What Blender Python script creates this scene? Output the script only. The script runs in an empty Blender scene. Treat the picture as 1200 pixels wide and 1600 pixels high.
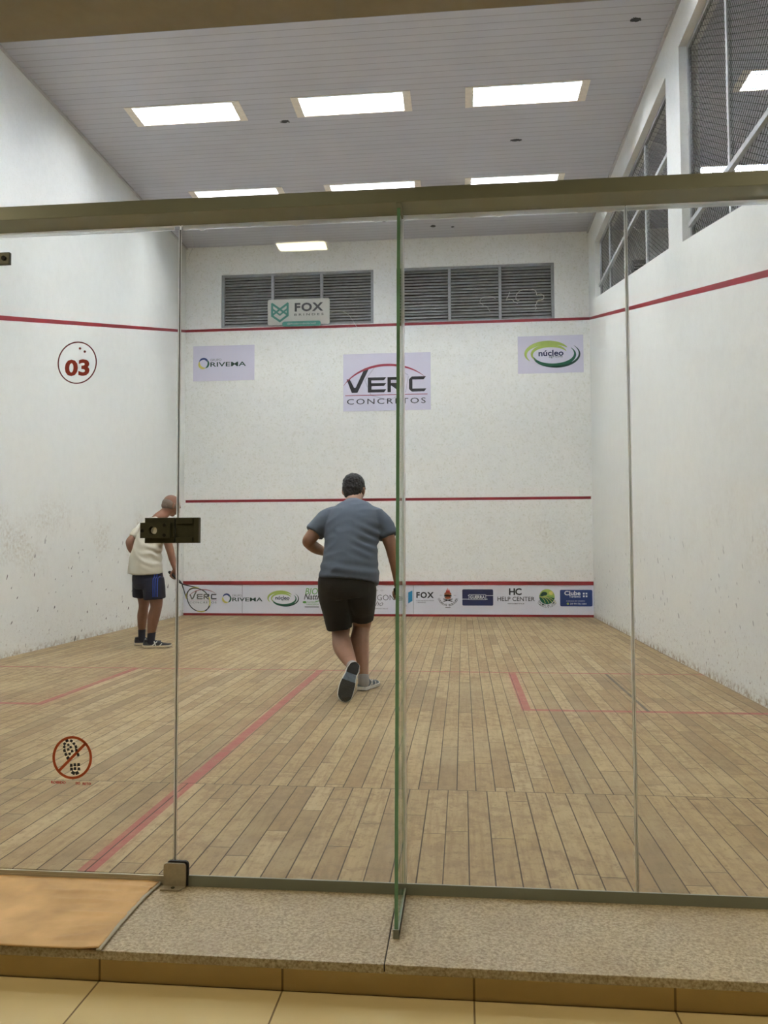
import bpy, bmesh, math, random
from mathutils import Vector, Matrix, noise
random.seed(7)
V = Vector
PI = math.pi
SC = bpy.context.scene
COL = SC.collection

# ------------------------------------------------------------ camera, world, exposure
def set_camera():
    f, yaw, pitch, roll = 1236.477, 0.0988796, 0.0462896, -0.0033048
    loc = V((4.43268, -2.51584, 1.04655))
    fw = V((-math.sin(yaw)*math.cos(pitch), math.cos(yaw)*math.cos(pitch), math.sin(pitch)))
    r = V((math.cos(yaw), math.sin(yaw), 0)); u = r.cross(fw)
    r2 = math.cos(roll)*r + math.sin(roll)*u
    u2 = -math.sin(roll)*r + math.cos(roll)*u
    cd = bpy.data.cameras.new('camera'); cam = bpy.data.objects.new('camera', cd); COL.objects.link(cam)
    cd.sensor_fit = 'VERTICAL'; cd.sensor_height = 32.0; cd.lens = f/1600*32.0
    cd.clip_start = 0.02
    m = Matrix.Identity(4)
    for i in range(3):
        m[i][0] = r2[i]; m[i][1] = u2[i]; m[i][2] = -fw[i]; m[i][3] = loc[i]
    cam.matrix_world = m
    SC.camera = cam
set_camera()
SC.view_settings.view_transform = 'Standard'
SC.view_settings.look = 'None'
SC.view_settings.gamma = 1.0
SC.view_settings.use_curve_mapping = False
SC.view_settings.exposure = 1.85
w = bpy.data.worlds.new('world'); SC.world = w; w.use_nodes = True
w.node_tree.nodes['Background'].inputs[0].default_value = (0.5, 0.55, 0.6, 1)
w.node_tree.nodes['Background'].inputs[1].default_value = 0.02
TUBE_POWER = 36.0            # court ceiling tubes
CORRIDOR_POWER = 10.0
CORRIDOR_FILL_POWER = 118.0         # fill lamps added to brighten the corridor
CEIL = 5.934

# ------------------------------------------------------------ node helpers
def sock(nt, s, v):
    if isinstance(v, bpy.types.NodeSocket): nt.links.new(v, s)
    elif v is not None:
        if isinstance(v, (tuple, list)) and len(v) == 3 and s.type == 'RGBA': v = (*v, 1)
        s.default_value = v
class N:
    def __init__(s, nt): s.nt = nt
    def m(s, op, a=None, b=None, c=None, clamp=False):
        n = s.nt.nodes.new('ShaderNodeMath'); n.operation = op; n.use_clamp = clamp
        for i, v in enumerate((a, b, c)):
            if v is not None: sock(s.nt, n.inputs[i], v)
        return n.outputs[0]
    def pos(s):
        n = s.nt.nodes.new('ShaderNodeNewGeometry'); x = s.nt.nodes.new('ShaderNodeSeparateXYZ')
        s.nt.links.new(n.outputs['Position'], x.inputs[0]); return x.outputs[0], x.outputs[1], x.outputs[2]
    def xyz(s, x, y, z):
        n = s.nt.nodes.new('ShaderNodeCombineXYZ')
        for i, v in enumerate((x, y, z)): sock(s.nt, n.inputs[i], v)
        return n.outputs[0]
    def noise(s, vec, scale, detail=3, rough=.5):
        n = s.nt.nodes.new('ShaderNodeTexNoise'); sock(s.nt, n.inputs['Vector'], vec)
        n.inputs['Scale'].default_value = scale; n.inputs['Detail'].default_value = detail; n.inputs['Roughness'].default_value = rough
        return n.outputs['Fac']
    def white(s, vec):
        n = s.nt.nodes.new('ShaderNodeTexWhiteNoise'); n.noise_dimensions = '3D'; sock(s.nt, n.inputs['Vector'], vec)
        return n.outputs['Value']
    def mix(s, f, a, b):
        n = s.nt.nodes.new('ShaderNodeMix'); n.data_type = 'RGBA'
        sock(s.nt, n.inputs[0], f); sock(s.nt, n.inputs[6], a); sock(s.nt, n.inputs[7], b)
        return n.outputs[2]
    def ramp(s, f, stops):
        n = s.nt.nodes.new('ShaderNodeValToRGB'); sock(s.nt, n.inputs[0], f)
        e = n.color_ramp.elements
        while len(e) < len(stops): e.new(.5)
        for k, (p, c) in zip(e, stops): k.position = p; k.color = (*c, 1) if len(c) == 3 else c
        return n.outputs[0]
    def smooth(s, v, lo, hi):
        n = s.nt.nodes.new('ShaderNodeMapRange'); n.interpolation_type = 'SMOOTHSTEP'
        sock(s.nt, n.inputs[0], v); n.inputs[1].default_value = lo; n.inputs[2].default_value = hi
        return n.outputs[0]
    def box(s, x, y, x0, x1, y0, y1, soft=.002):
        a = s.m('SUBTRACT', (x1-x0)/2, s.m('ABSOLUTE', s.m('SUBTRACT', x, (x0+x1)/2)))
        b = s.m('SUBTRACT', (y1-y0)/2, s.m('ABSOLUTE', s.m('SUBTRACT', y, (y0+y1)/2)))
        return s.smooth(s.m('MINIMUM', a, b), -soft, soft)
    def bump(s, h, strength=.2, dist=.01):
        n = s.nt.nodes.new('ShaderNodeBump'); sock(s.nt, n.inputs['Height'], h)
        n.inputs['Strength'].default_value = strength; n.inputs['Distance'].default_value = dist
        return n.outputs[0]
def srgb(r, g, b):
    return tuple(((c/255)/12.92 if c/255 <= .04045 else ((c/255+.055)/1.055)**2.4) for c in (r, g, b))
def new_mat(name):
    m = bpy.data.materials.new(name); m.use_nodes = True
    nt = m.node_tree; b = nt.nodes['Principled BSDF']
    return m, nt, b, N(nt)
def mat(name, col, rough=.5, metal=0.0, var=.06, vscale=20, bump=0, bscale=200, emit=0, spec=None):
    """plain procedural material: noise-varied colour, optional bump"""
    m, nt, b, n = new_mat(name)
    tc = nt.nodes.new('ShaderNodeTexCoord')
    f = n.noise(tc.outputs['Object'], vscale, 4)
    lo = tuple(max(0, c*(1-var)) for c in col); hi = tuple(min(1, c*(1+var)) for c in col)
    sock(nt, b.inputs['Base Color'], n.ramp(f, [(.3, lo), (.7, hi)]))
    b.inputs['Roughness'].default_value = rough; b.inputs['Metallic'].default_value = metal
    if spec is not None: b.inputs['Specular IOR Level'].default_value = spec
    if bump:
        sock(nt, b.inputs['Normal'], n.bump(n.noise(tc.outputs['Object'], bscale, 3), bump, .004))
    if emit:
        b.inputs['Emission Color'].default_value = (*col, 1); b.inputs['Emission Strength'].default_value = emit
    return m
M = {}
def wall_mat(name, base, speck=.5, stain=.6, scuff=.5, marks=.5, seed=0):
    m, nt, b, n = new_mat(name)
    x, y, z = n.pos(); h = n.m('ADD', x, y)
    v = n.xyz(h, seed, z); p = n.xyz(x, y, z)
    c = n.mix(n.smooth(n.noise(p, 9, 5, .6), .35, .7), base, tuple(k*.965 for k in base))
    # speckle of the rough paint
    sp = n.m('MULTIPLY', n.smooth(n.noise(p, 42, 5, .7), .52, .68), speck)
    c = n.mix(sp, c, tuple(k*q for k, q in zip(base, (.80, .79, .72))))
    # hand/ball stains in a band about a metre up
    band = n.m('MULTIPLY', n.smooth(z, .55, 1.1), n.m('SUBTRACT', 1, n.smooth(z, 1.35, 1.75)))
    st = n.m('MULTIPLY', band, n.m('MULTIPLY', n.smooth(n.noise(v, 1.6, 3), .48, .68), n.smooth(n.noise(v, 26, 4, .7), .4, .68)))
    c = n.mix(n.m('MULTIPLY', st, stain), c, srgb(176, 160, 130))
    # scuffed foot of the wall
    low = n.m('SUBTRACT', 1, n.smooth(z, .0, .75))
    sc = n.m('MULTIPLY', n.smooth(n.noise(n.xyz(h, seed, z), 30, 4, .75), .57, .66), n.m('MULTIPLY', low, scuff))
    c = n.mix(n.m('MULTIPLY', sc, .8), c, srgb(158, 142, 120))
    low2 = n.m('SUBTRACT', 1, n.smooth(z, .0, .10))
    sc2 = n.m('MULTIPLY', n.smooth(n.noise(n.xyz(h, seed+3, z), 16, 4, .75), .4, .65), n.m('MULTIPLY', low2, scuff))
    c = n.mix(sc2, c, srgb(168, 152, 128))
    # short slanting black ball marks
    q = n.xyz(n.m('ADD', h, n.m('MULTIPLY', z, -.6)), seed+5, n.m('MULTIPLY', n.m('ADD', z, n.m('MULTIPLY', h, .9)), .35))
    mid = n.m('SUBTRACT', 1, n.smooth(z, .7, 1.5))
    mk = n.m('MULTIPLY', n.m('MULTIPLY', n.smooth(n.noise(q, 17, 2), .675, .70), mid), marks)
    c = n.mix(mk, c, srgb(70, 66, 60))
    sock(nt, b.inputs['Base Color'], c)
    b.inputs['Roughness'].default_value = .55
    sock(nt, b.inputs['Normal'], n.bump(n.noise(p, 90, 4, .6), .25, .003))
    return m
WHITE = srgb(234, 235, 230)
M['wall_front'] = wall_mat('front wall paint', srgb(245, 245, 240), 1.0, .25, .12, .1, 1)
M['wall_left'] = wall_mat('left wall paint', WHITE, .35, .5, .9, 1, 4)
M['wall_right'] = wall_mat('right wall paint', WHITE, .35, .25, 1.3, .6, 9)
M['wall_plain'] = mat('plain wall paint', srgb(226, 226, 222), .6, bump=.2)
M['lane_red'] = mat('red wall line', srgb(136, 22, 34), .5, var=.12, vscale=6)
M['tin_red'] = mat('red tin edge', srgb(140, 30, 34), .5, var=.15, vscale=8)
def floor_mat():
    m, nt, b, n = new_mat('court floor boards'); W = .083; L = 1.05
    x, y, z = n.pos()
    sec = n.m('LESS_THAN', y, .975)
    xs = n.m('DIVIDE', n.m('ADD', x, n.m('MULTIPLY', sec, .037)), W)
    col = n.m('FLOOR', xs)
    r1 = n.white(n.xyz(col, n.m('MULTIPLY', sec, 3), 1.5))
    ys = n.m('DIVIDE', n.m('ADD', y, n.m('MULTIPLY', r1, 9.3)), n.m('ADD', L*.75, n.m('MULTIPLY', r1, L*.5)))
    row = n.m('FLOOR', ys)
    rid = n.white(n.xyz(col, row, n.m('ADD', sec, .5)))
    rid2 = n.white(n.xyz(row, col, 8.1))
    g = n.noise(n.xyz(n.m('MULTIPLY', x, 26), n.m('MULTIPLY', y, 2.2), n.m('MULTIPLY', rid, 30)), 2.0, 6, .62)
    g2 = n.noise(n.xyz(x, y, n.m('MULTIPLY', rid, 10)), 14, 5, .65)
    base = n.ramp(rid, [(.0, srgb(136, 114, 80)), (.3, srgb(152, 131, 95)), (.55, srgb(161, 141, 104)), (.8, srgb(148, 126, 89)), (1, srgb(166, 147, 112))])
    c = n.mix(n.m('MULTIPLY', n.smooth(rid2, .74, .95), .55), base, srgb(112, 97, 72))
    c = n.mix(n.m('MULTIPLY', n.smooth(g, .38, .72), .5), c, srgb(112, 88, 60))
    c = n.mix(n.m('MULTIPLY', n.smooth(g2, .46, .64), .62), c, srgb(124, 104, 78))
    c = n.mix(n.m('MULTIPLY', n.smooth(n.noise(n.xyz(x, y, 2), 1.3, 4, .6), .45, .72), .3), c, srgb(184, 166, 128))
    c = n.mix(n.m('MULTIPLY', n.smooth(n.noise(n.xyz(n.m('MULTIPLY', x, 1.4), n.m('MULTIPLY', y, .8), 9), 34, 4, .7), .54, .66), .4), c, srgb(108, 90, 64))
    # painted lines, worn
    wear = n.m('MULTIPLY', n.smooth(n.noise(n.xyz(x, y, 5), 10, 5, .7), .2, .55), n.smooth(n.noise(n.xyz(n.m('MULTIPLY', x, 12), y, 3), 2, 3), .15, .45))
    hc = n.box(x, y, 3.172, 3.232, -.2, 4.30)
    lines = [n.box(x, y, 0, 6.4, 4.262, 4.302), n.box(x, y, 4.805, 4.865, 2.70, 4.262), n.box(x, y, 4.805, 6.4, 2.70, 2.76),
             n.box(x, y, 1.53, 1.59, 2.64, 4.262), n.box(x, y, 0, 1.59, 2.64, 2.70), hc]
    f = lines[0]
    for k in lines[1:]: f = n.m('MAXIMUM', f, k)
    c = n.mix(n.m('MULTIPLY', n.m('MULTIPLY', f, n.m('ADD', .45, n.m('MULTIPLY', wear, .55))), .86), c, srgb(146, 72, 70))
    # joints
    fx = n.m('FRACT', xs); ex = n.m('MINIMUM', fx, n.m('SUBTRACT', 1, fx))
    gw = n.m('MULTIPLY', n.white(n.xyz(col, 4.2, sec)), .016)
    jx = n.m('SUBTRACT', 1, n.smooth(n.m('SUBTRACT', ex, gw), .010, .026))
    fy = n.m('FRACT', ys); ey = n.m('MINIMUM', fy, n.m('SUBTRACT', 1, fy))
    jy = n.m('MULTIPLY', n.m('SUBTRACT', 1, n.smooth(ey, .0010, .0028)), .85)
    sj = n.m('MULTIPLY', n.m('SUBTRACT', 1, n.smooth(n.m('ABSOLUTE', n.m('SUBTRACT', y, .975)), .0012, .004)), .8)
    j = n.m('MAXIMUM', n.m('MULTIPLY', jx, .92), n.m('MAXIMUM', jy, sj))
    c = n.mix(j, c, srgb(48, 36, 24))
    blk = n.m('MAXIMUM', n.box(x, y, 5.596, 5.618, 2.74, 4.26), n.box(x, y, .60, .612, 3.2, 3.95))
    c = n.mix(n.m('MULTIPLY', blk, .8), c, srgb(66, 60, 56))
    sock(nt, b.inputs['Base Color'], c)
    sock(nt, b.inputs['Roughness'], n.m('ADD', .5, n.m('MULTIPLY', g2, .25))); b.inputs['Specular IOR Level'].default_value = .25
    sock(nt, b.inputs['Normal'], n.bump(n.m('SUBTRACT', n.m('MULTIPLY', g, .15), j), .3, .002))
    return m
M['floor'] = floor_mat()
def ceiling_mat():
    m, nt, b, n = new_mat('ceiling pvc boards')
    x, y, z = n.pos()
    fy = n.m('FRACT', n.m('DIVIDE', y, .1))
    g = n.m('SUBTRACT', 1, n.smooth(n.m('MINIMUM', fy, n.m('SUBTRACT', 1, fy)), .02, .06))
    c = n.mix(n.m('MULTIPLY', n.smooth(n.noise(n.xyz(n.m('MULTIPLY', x, .3), y, z), 6, 3), .4, .7), .3), srgb(196, 196, 203), srgb(184, 184, 191))
    c = n.mix(n.m('MULTIPLY', g, .45), c, srgb(112, 108, 110))
    hole = None
    wob = n.m('MULTIPLY', n.m('SUBTRACT', n.noise(n.xyz(x, y, 0), 28, 3, .7), .5), 1.6)
    for hx, hy, ra, rb in ((2.444, 6.173, .062, .034), (5.113, 6.869, .078, .032), (6.065, 4.795, .062, .036), (4.02, 9.3, .045, .05), (4.32, 9.36, .03, .03), (3.30, 9.05, .03, .03), (9.2, 6.3, .08, .05)):
        d = n.m('SQRT', n.m('ADD', n.m('POWER', n.m('DIVIDE', n.m('SUBTRACT', x, hx), ra), 2), n.m('POWER', n.m('DIVIDE', n.m('SUBTRACT', y, hy), rb), 2)))
        k = n.m('SUBTRACT', 1, n.smooth(n.m('ADD', d, wob), .8, .95))
        hole = k if hole is None else n.m('MAXIMUM', hole, k)
    c = n.mix(hole, c, (.006, .005, .005))
    sock(nt, b.inputs['Base Color'], c); b.inputs['Roughness'].default_value = .42
    sock(nt, b.inputs['Normal'], n.bump(n.m('MULTIPLY', g, -1), .4, .003))
    return m
M['ceiling'] = ceiling_mat()
def glass_mat():
    m = bpy.data.materials.new('clear tempered glass'); m.use_nodes = True; nt = m.node_tree; nt.nodes.clear(); n = N(nt)
    o = nt.nodes.new('ShaderNodeOutputMaterial'); mx = nt.nodes.new('ShaderNodeMixShader')
    t = nt.nodes.new('ShaderNodeBsdfTransparent'); g = nt.nodes.new('ShaderNodeBsdfGlossy'); lw = nt.nodes.new('ShaderNodeLayerWeight')
    t.inputs[0].default_value = (.974, .981, .974, 1); g.inputs['Roughness'].default_value = .012; g.inputs[0].default_value = (1, 1, 1, 1)
    f = n.m('ADD', .027, n.m('MULTIPLY', n.m('POWER', lw.outputs['Facing'], 5), .9))
    nt.links.new(f, mx.inputs[0]); nt.links.new(t.outputs[0], mx.inputs[1]); nt.links.new(g.outputs[0], mx.inputs[2]); nt.links.new(mx.outputs[0], o.inputs[0])
    return m
M['glass'] = glass_mat()
M['glass_edge'] = mat('green polished glass edge', srgb(112, 160, 130), .2, var=.1, spec=.6)
M['silicone'] = mat('white silicone', srgb(228, 230, 224), .5, var=.05)
def silicone_mat():
    # clear set silicone and frosted glass edges: scatter what lies behind them
    m, nt, b, n = new_mat('milky silicone'); gl = nt.nodes.new('ShaderNodeBsdfGlass'); mx = nt.nodes.new('ShaderNodeMixShader')
    tc = nt.nodes.new('ShaderNodeTexCoord'); c = n.ramp(n.noise(tc.outputs['Object'], 30, 3), [(.3, srgb(232, 236, 230)), (.7, srgb(246, 248, 244))])
    sock(nt, b.inputs['Base Color'], c); gl.inputs['Roughness'].default_value = .35; gl.inputs['IOR'].default_value = 1.05; gl.inputs[0].default_value = (1, 1, 1, 1); mx.inputs[0].default_value = .78
    nt.links.new(b.outputs[0], mx.inputs[1]); nt.links.new(gl.outputs[0], mx.inputs[2]); nt.links.new(mx.outputs[0], nt.nodes['Material Output'].inputs[0]); return m
M['silicone'] = silicone_mat(); M['joint_edge'] = M['silicone']
M['smear'] = mat('white putty smear', srgb(214, 218, 214), .7)
M['rubber'] = mat('black rubber', srgb(18, 17, 16), .6)
M['bronze'] = mat('bronze anodised aluminium', srgb(136, 141, 130), .42, .2, var=.05, vscale=4)
M['dark_bronze'] = mat('dark olive lock metal', srgb(70, 71, 56), .45, .3, var=.08, vscale=60)
M['steel'] = mat('brushed steel', srgb(176, 168, 148), .35, .55, var=.08, vscale=80)
M['hole'] = mat('dark hole', srgb(10, 10, 9), .8)
M['grey_frame'] = mat('grey painted steel', srgb(150, 151, 152), .5, .1, var=.1)
M['pale_frame'] = mat('pale grey painted steel', srgb(176, 178, 178), .5, .1, var=.12)
M['slat'] = mat('grey louvre slat', srgb(168, 168, 166), .55, .1, var=.12, vscale=9)
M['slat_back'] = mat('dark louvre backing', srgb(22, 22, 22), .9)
M['wire'] = mat('dark galvanised wire', srgb(62, 60, 58), .6, .3)
M['cap'] = mat('cream lamp end cap', srgb(236, 228, 214), .5)
M['reflector'] = mat('blue grey lamp housing', (.22, .30, .38), .4)
M['guard'] = mat('pale wire guard', srgb(150, 170, 190), .4, .3)
M['tube'] = mat('fluorescent tube', (.975, .985, 1), .5, var=0, emit=TUBE_POWER)
M['warm_lamp'] = mat('warm diffuser', (1.0, .93, .62), .5, var=0, emit=CORRIDOR_POWER)
M['fill_lamp'] = mat('warm diffuser of the added fill lamps', (1.0, .84, .55), .5, var=0, emit=CORRIDOR_FILL_POWER)
M['trim'] = mat('light grey crown strip', srgb(196, 194, 194), .5)
M['soffit'] = mat('beige corridor ceiling paint', srgb(150, 142, 124), .7, var=.04)
M['corridor_wall'] = mat('brown corridor wall', srgb(112, 104, 92), .6)
M['poster'] = mat('pale lilac poster', srgb(214, 210, 226), .5, var=.015, vscale=3)
M['banner'] = mat('white banner', srgb(222, 222, 232), .5, var=.02, vscale=3)
M['ink'] = mat('black print', srgb(26, 26, 32), .5)
M['navy'] = mat('navy print', srgb(24, 32, 78), .5)
M['blue'] = mat('blue print', srgb(34, 58, 120), .5)
M['cyan'] = mat('light blue print', srgb(40, 140, 190), .5)
M['crimson'] = mat('crimson print', srgb(150, 40, 62), .5)
M['flame'] = mat('red print', srgb(206, 60, 48), .5)
M['bun'] = mat('brown print', srgb(158, 84, 50), .5)
M['lime'] = mat('lime print', srgb(164, 184, 92), .5)
M['yellow'] = mat('yellow print', srgb(216, 206, 110), .5)
M['green'] = mat('dark green print', srgb(14, 92, 66), .5)
M['forest'] = mat('deep green print', srgb(20, 62, 50), .5)
M['midgreen'] = mat('mid green print', srgb(96, 160, 76), .5)
M['teal'] = mat('teal print', srgb(52, 122, 108), .5)
M['greyink'] = mat('grey print', srgb(110, 112, 116), .5)
M['lightgrey'] = mat('faint grey print', srgb(186, 182, 196), .5)
M['white'] = mat('white print', srgb(235, 236, 238), .5)
M['sign'] = mat('grey sign board', srgb(184, 182, 172), .5, var=.02)
M['maroon'] = mat('maroon sticker', srgb(104, 22, 22), .5)
M['brick'] = mat('brick red sticker', srgb(158, 42, 24), .5)
M['orange'] = mat('rust orange sticker', srgb(168, 70, 22), .5)
def granite_mat():
    m, nt, b, n = new_mat('speckled beige granite')
    x, y, z = n.pos(); p = n.xyz(x, y, z)
    a = n.noise(p, 120, 4, .7); d = n.noise(n.xyz(x, n.m('MULTIPLY', y, 1.4), z), 75, 4, .7)
    c = n.ramp(a, [(.34, srgb(128, 112, 86)), (.46, srgb(162, 148, 120)), (.56, srgb(182, 170, 142)), (.70, srgb(200, 190, 164))])
    c = n.mix(n.m('MULTIPLY', n.smooth(d, .58, .7), .45), c, srgb(112, 94, 66))
    c = n.mix(n.m('MULTIPLY', n.smooth(n.noise(p, 4, 3), .45, .7), .25), c, srgb(140, 120, 92))
    sock(nt, b.inputs['Base Color'], c); b.inputs['Roughness'].default_value = .3
    return m
M['granite'] = granite_mat()
def tile_mat():
    m, nt, b, n = new_mat('cream porcelain tile')
    x, y, z = n.pos()
    # joints every half metre: across at 3.445 + k*.505, the first front joint far back
    fx = n.m('FRACT', n.m('DIVIDE', n.m('SUBTRACT', x, 3.443), .505)); ex = n.m('MINIMUM', fx, n.m('SUBTRACT', 1, fx))
    fy = n.m('FRACT', n.m('DIVIDE', n.m('ADD', y, .40), .505)); ey = n.m('MINIMUM', fy, n.m('SUBTRACT', 1, fy))
    j = n.m('SUBTRACT', 1, n.smooth(n.m('MINIMUM', ex, ey), .003, .007))
    c = n.mix(n.noise(n.xyz(x, y, z), 5, 3), srgb(216, 200, 156), srgb(206, 188, 142))
    c = n.mix(n.m('MULTIPLY', j, .85), c, srgb(92, 70, 40))
    sock(nt, b.inputs['Base Color'], c)
    sock(nt, b.inputs['Roughness'], n.m('ADD', .16, n.m('MULTIPLY', j, .5)))
    sock(nt, b.inputs['Normal'], n.bump(n.m('MULTIPLY', j, -1), .5, .002))
    return m
M['tile'] = tile_mat()
def riser_mat():
    m, nt, b, n = new_mat('cream riser tile')
    x, y, z = n.pos()
    fx = n.m('FRACT', n.m('DIVIDE', n.m('SUBTRACT', x, 3.443), .505)); ex = n.m('MINIMUM', fx, n.m('SUBTRACT', 1, fx))
    j = n.m('SUBTRACT', 1, n.smooth(ex, .004, .008))
    c = n.mix(n.m('MULTIPLY', j, .8), srgb(212, 188, 134), srgb(104, 80, 50))
    sock(nt, b.inputs['Base Color'], c); b.inputs['Roughness'].default_value = .3
    return m
M['riser'] = riser_mat()
def cloth_mat(name, col, var=.1, fs=500, br=.25, rough=.85):
    m, nt, b, n = new_mat(name)
    tc = nt.nodes.new('ShaderNodeTexCoord'); o = tc.outputs['Object']
    f = n.noise(o, 7, 4)
    c = n.ramp(f, [(.3, tuple(k*(1-var) for k in col)), (.7, tuple(min(1, k*(1+var)) for k in col))])
    sock(nt, b.inputs['Base Color'], c); b.inputs['Roughness'].default_value = rough
    b.inputs['Sheen Weight'].default_value = .03
    sock(nt, b.inputs['Normal'], n.bump(n.noise(o, fs, 2), br, .001))
    return m
M['mat_cloth'] = cloth_mat('worn orange tan mat cloth', srgb(196, 162, 114), .2, 300, .4)
M['piping'] = cloth_mat('grey mat binding', srgb(172, 166, 148), .1)
M['shirt_blue'] = cloth_mat('slate blue jersey', srgb(72, 82, 95), .07)
M['shorts_black'] = cloth_mat('black sports shorts', srgb(21, 22, 23), .1)
M['shirt_white'] = cloth_mat('off white cotton', srgb(204, 200, 184), .04)
M['shorts_navy'] = cloth_mat('navy sports shorts', srgb(11, 15, 38), .1)
M['stripe'] = cloth_mat('bright blue stripe', srgb(34, 62, 150), .05)
M['sock_navy'] = cloth_mat('navy sock', srgb(22, 26, 44), .1)
M['sock_white'] = cloth_mat('grey sock', srgb(150, 148, 146), .1)
def skin_mat(name, col):
    m, nt, b, n = new_mat(name)
    tc = nt.nodes.new('ShaderNodeTexCoord'); o = tc.outputs['Object']
    c = n.ramp(n.noise(o, 14, 4, .6), [(.3, tuple(k*.88 for k in col)), (.7, tuple(k*1.06 for k in col))])
    sock(nt, b.inputs['Base Color'], c); b.inputs['Roughness'].default_value = .5
    b.inputs['Subsurface Weight'].default_value = .08; b.inputs['Subsurface Radius'].default_value = (.02, .008, .005)
    return m
M['skin_a'] = skin_mat('light tan skin', srgb(158, 118, 94))
M['skin_b'] = skin_mat('tanned skin', srgb(134, 94, 72))
M['hair_dark'] = mat('short black hair', srgb(14, 12, 12), .6, var=.3, vscale=90, bump=.8, bscale=260)
M['hair_grey'] = mat('cropped grey hair', srgb(112, 96, 84), .7, var=.2, vscale=120, bump=.5, bscale=400)
M['eye'] = mat('eye', srgb(225, 222, 216), .2)
M['iris'] = mat('dark iris', srgb(40, 26, 18), .2)
M['shoe_grey'] = mat('grey mesh shoe upper', srgb(92, 104, 114), .7, var=.2, vscale=60, bump=.4, bscale=500)
M['shoe_dark'] = mat('dark mesh shoe upper', srgb(34, 36, 42), .7, var=.3, vscale=60, bump=.4, bscale=500)
M['shoe_white'] = mat('white shoe stripe', srgb(210, 210, 206), .5)
M['midsole'] = mat('pale midsole', srgb(206, 204, 196), .6)
M['midsole_tan'] = mat('cream midsole', srgb(206, 192, 164), .6)
M['outsole'] = mat('black outsole', srgb(30, 31, 28), .75, bump=.5, bscale=120)
M['racket_frame'] = mat('black racket frame', srgb(22, 22, 20), .35, .2)
M['racket_yellow'] = mat('yellow racket decal', srgb(198, 190, 90), .4)
M['string'] = mat('pale racket string', srgb(210, 208, 190), .5)

# ------------------------------------------------------------ mesh helpers
def link(o, parent=None, label=None, cat=None, group=None, kind=None):
    COL.objects.link(o)
    if parent is not None: o.parent = parent
    return tag(o, label, cat, group, kind)
def tag(o, label=None, cat=None, group=None, kind=None):
    if label: o['label'] = label
    if cat: o['category'] = cat
    if group: o['group'] = group
    if kind: o['kind'] = kind
    return o
def obj(name, bm, m, parent=None, smooth=False, **k):
    me = bpy.data.meshes.new(name)
    bmesh.ops.recalc_face_normals(bm, faces=bm.faces[:])
    bm.to_mesh(me); bm.free()
    for q in (m if isinstance(m, (list, tuple)) else [m]): me.materials.append(M[q])
    if smooth:
        for p in me.polygons: p.use_smooth = True
    return link(bpy.data.objects.new(name, me), parent, **k)
def empty(name, loc=(0, 0, 0), **k):
    o = bpy.data.objects.new(name, None); o.location = loc; o.empty_display_size = .1
    return link(o, None, **k)
def B(): return bmesh.new()
def box(bm, x0, x1, y0, y1, z0, z1, mi=0, bevel=0):
    vs = [bm.verts.new((x, y, z)) for x in (x0, x1) for y in (y0, y1) for z in (z0, z1)]
    fs = [bm.faces.new([vs[i] for i in q]) for q in ((0, 1, 3, 2), (4, 6, 7, 5), (0, 4, 5, 1), (2, 3, 7, 6), (0, 2, 6, 4), (1, 5, 7, 3))]
    for f in fs: f.material_index = mi
    if bevel:
        es = list({e for f in fs for e in f.edges})
        bmesh.ops.bevel(bm, geom=es, offset=bevel, segments=2, profile=.7, affect='EDGES')
    return bm
def prism(bm, pts, fn, mi=0):
    """pts: polygon; fn(p, k) -> 3D point on face k (0/1)"""
    a = [bm.verts.new(fn(p, 0)) for p in pts]; b = [bm.verts.new(fn(p, 1)) for p in pts]
    n = len(pts)
    fs = [bm.faces.new(a), bm.faces.new(b[::-1])]
    for i in range(n): fs.append(bm.faces.new((a[i], b[i], b[(i+1) % n], a[(i+1) % n])))
    for f in fs: f.material_index = mi
    return bm
def prism_yz(bm, pts, x0, x1, mi=0): return prism(bm, pts, lambda p, k: ((x0, x1)[k], p[0], p[1]), mi)
def prism_xz(bm, pts, y0, y1, mi=0): return prism(bm, pts, lambda p, k: (p[0], (y0, y1)[k], p[1]), mi)
def catmull(P, sub):
    out = []
    n = len(P)
    for i in range(n-1):
        p0, p1, p2, p3 = P[max(i-1, 0)], P[i], P[i+1], P[min(i+2, n-1)]
        for s in range(sub):
            t = s/sub
            out.append([.5*((2*b)+(-a+c)*t+(2*a-5*b+4*c-d)*t*t+(-a+3*b-3*c+d)*t**3) for a, b, c, d in zip(p0, p1, p2, p3)])
    out.append(list(P[-1])); return out
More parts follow.
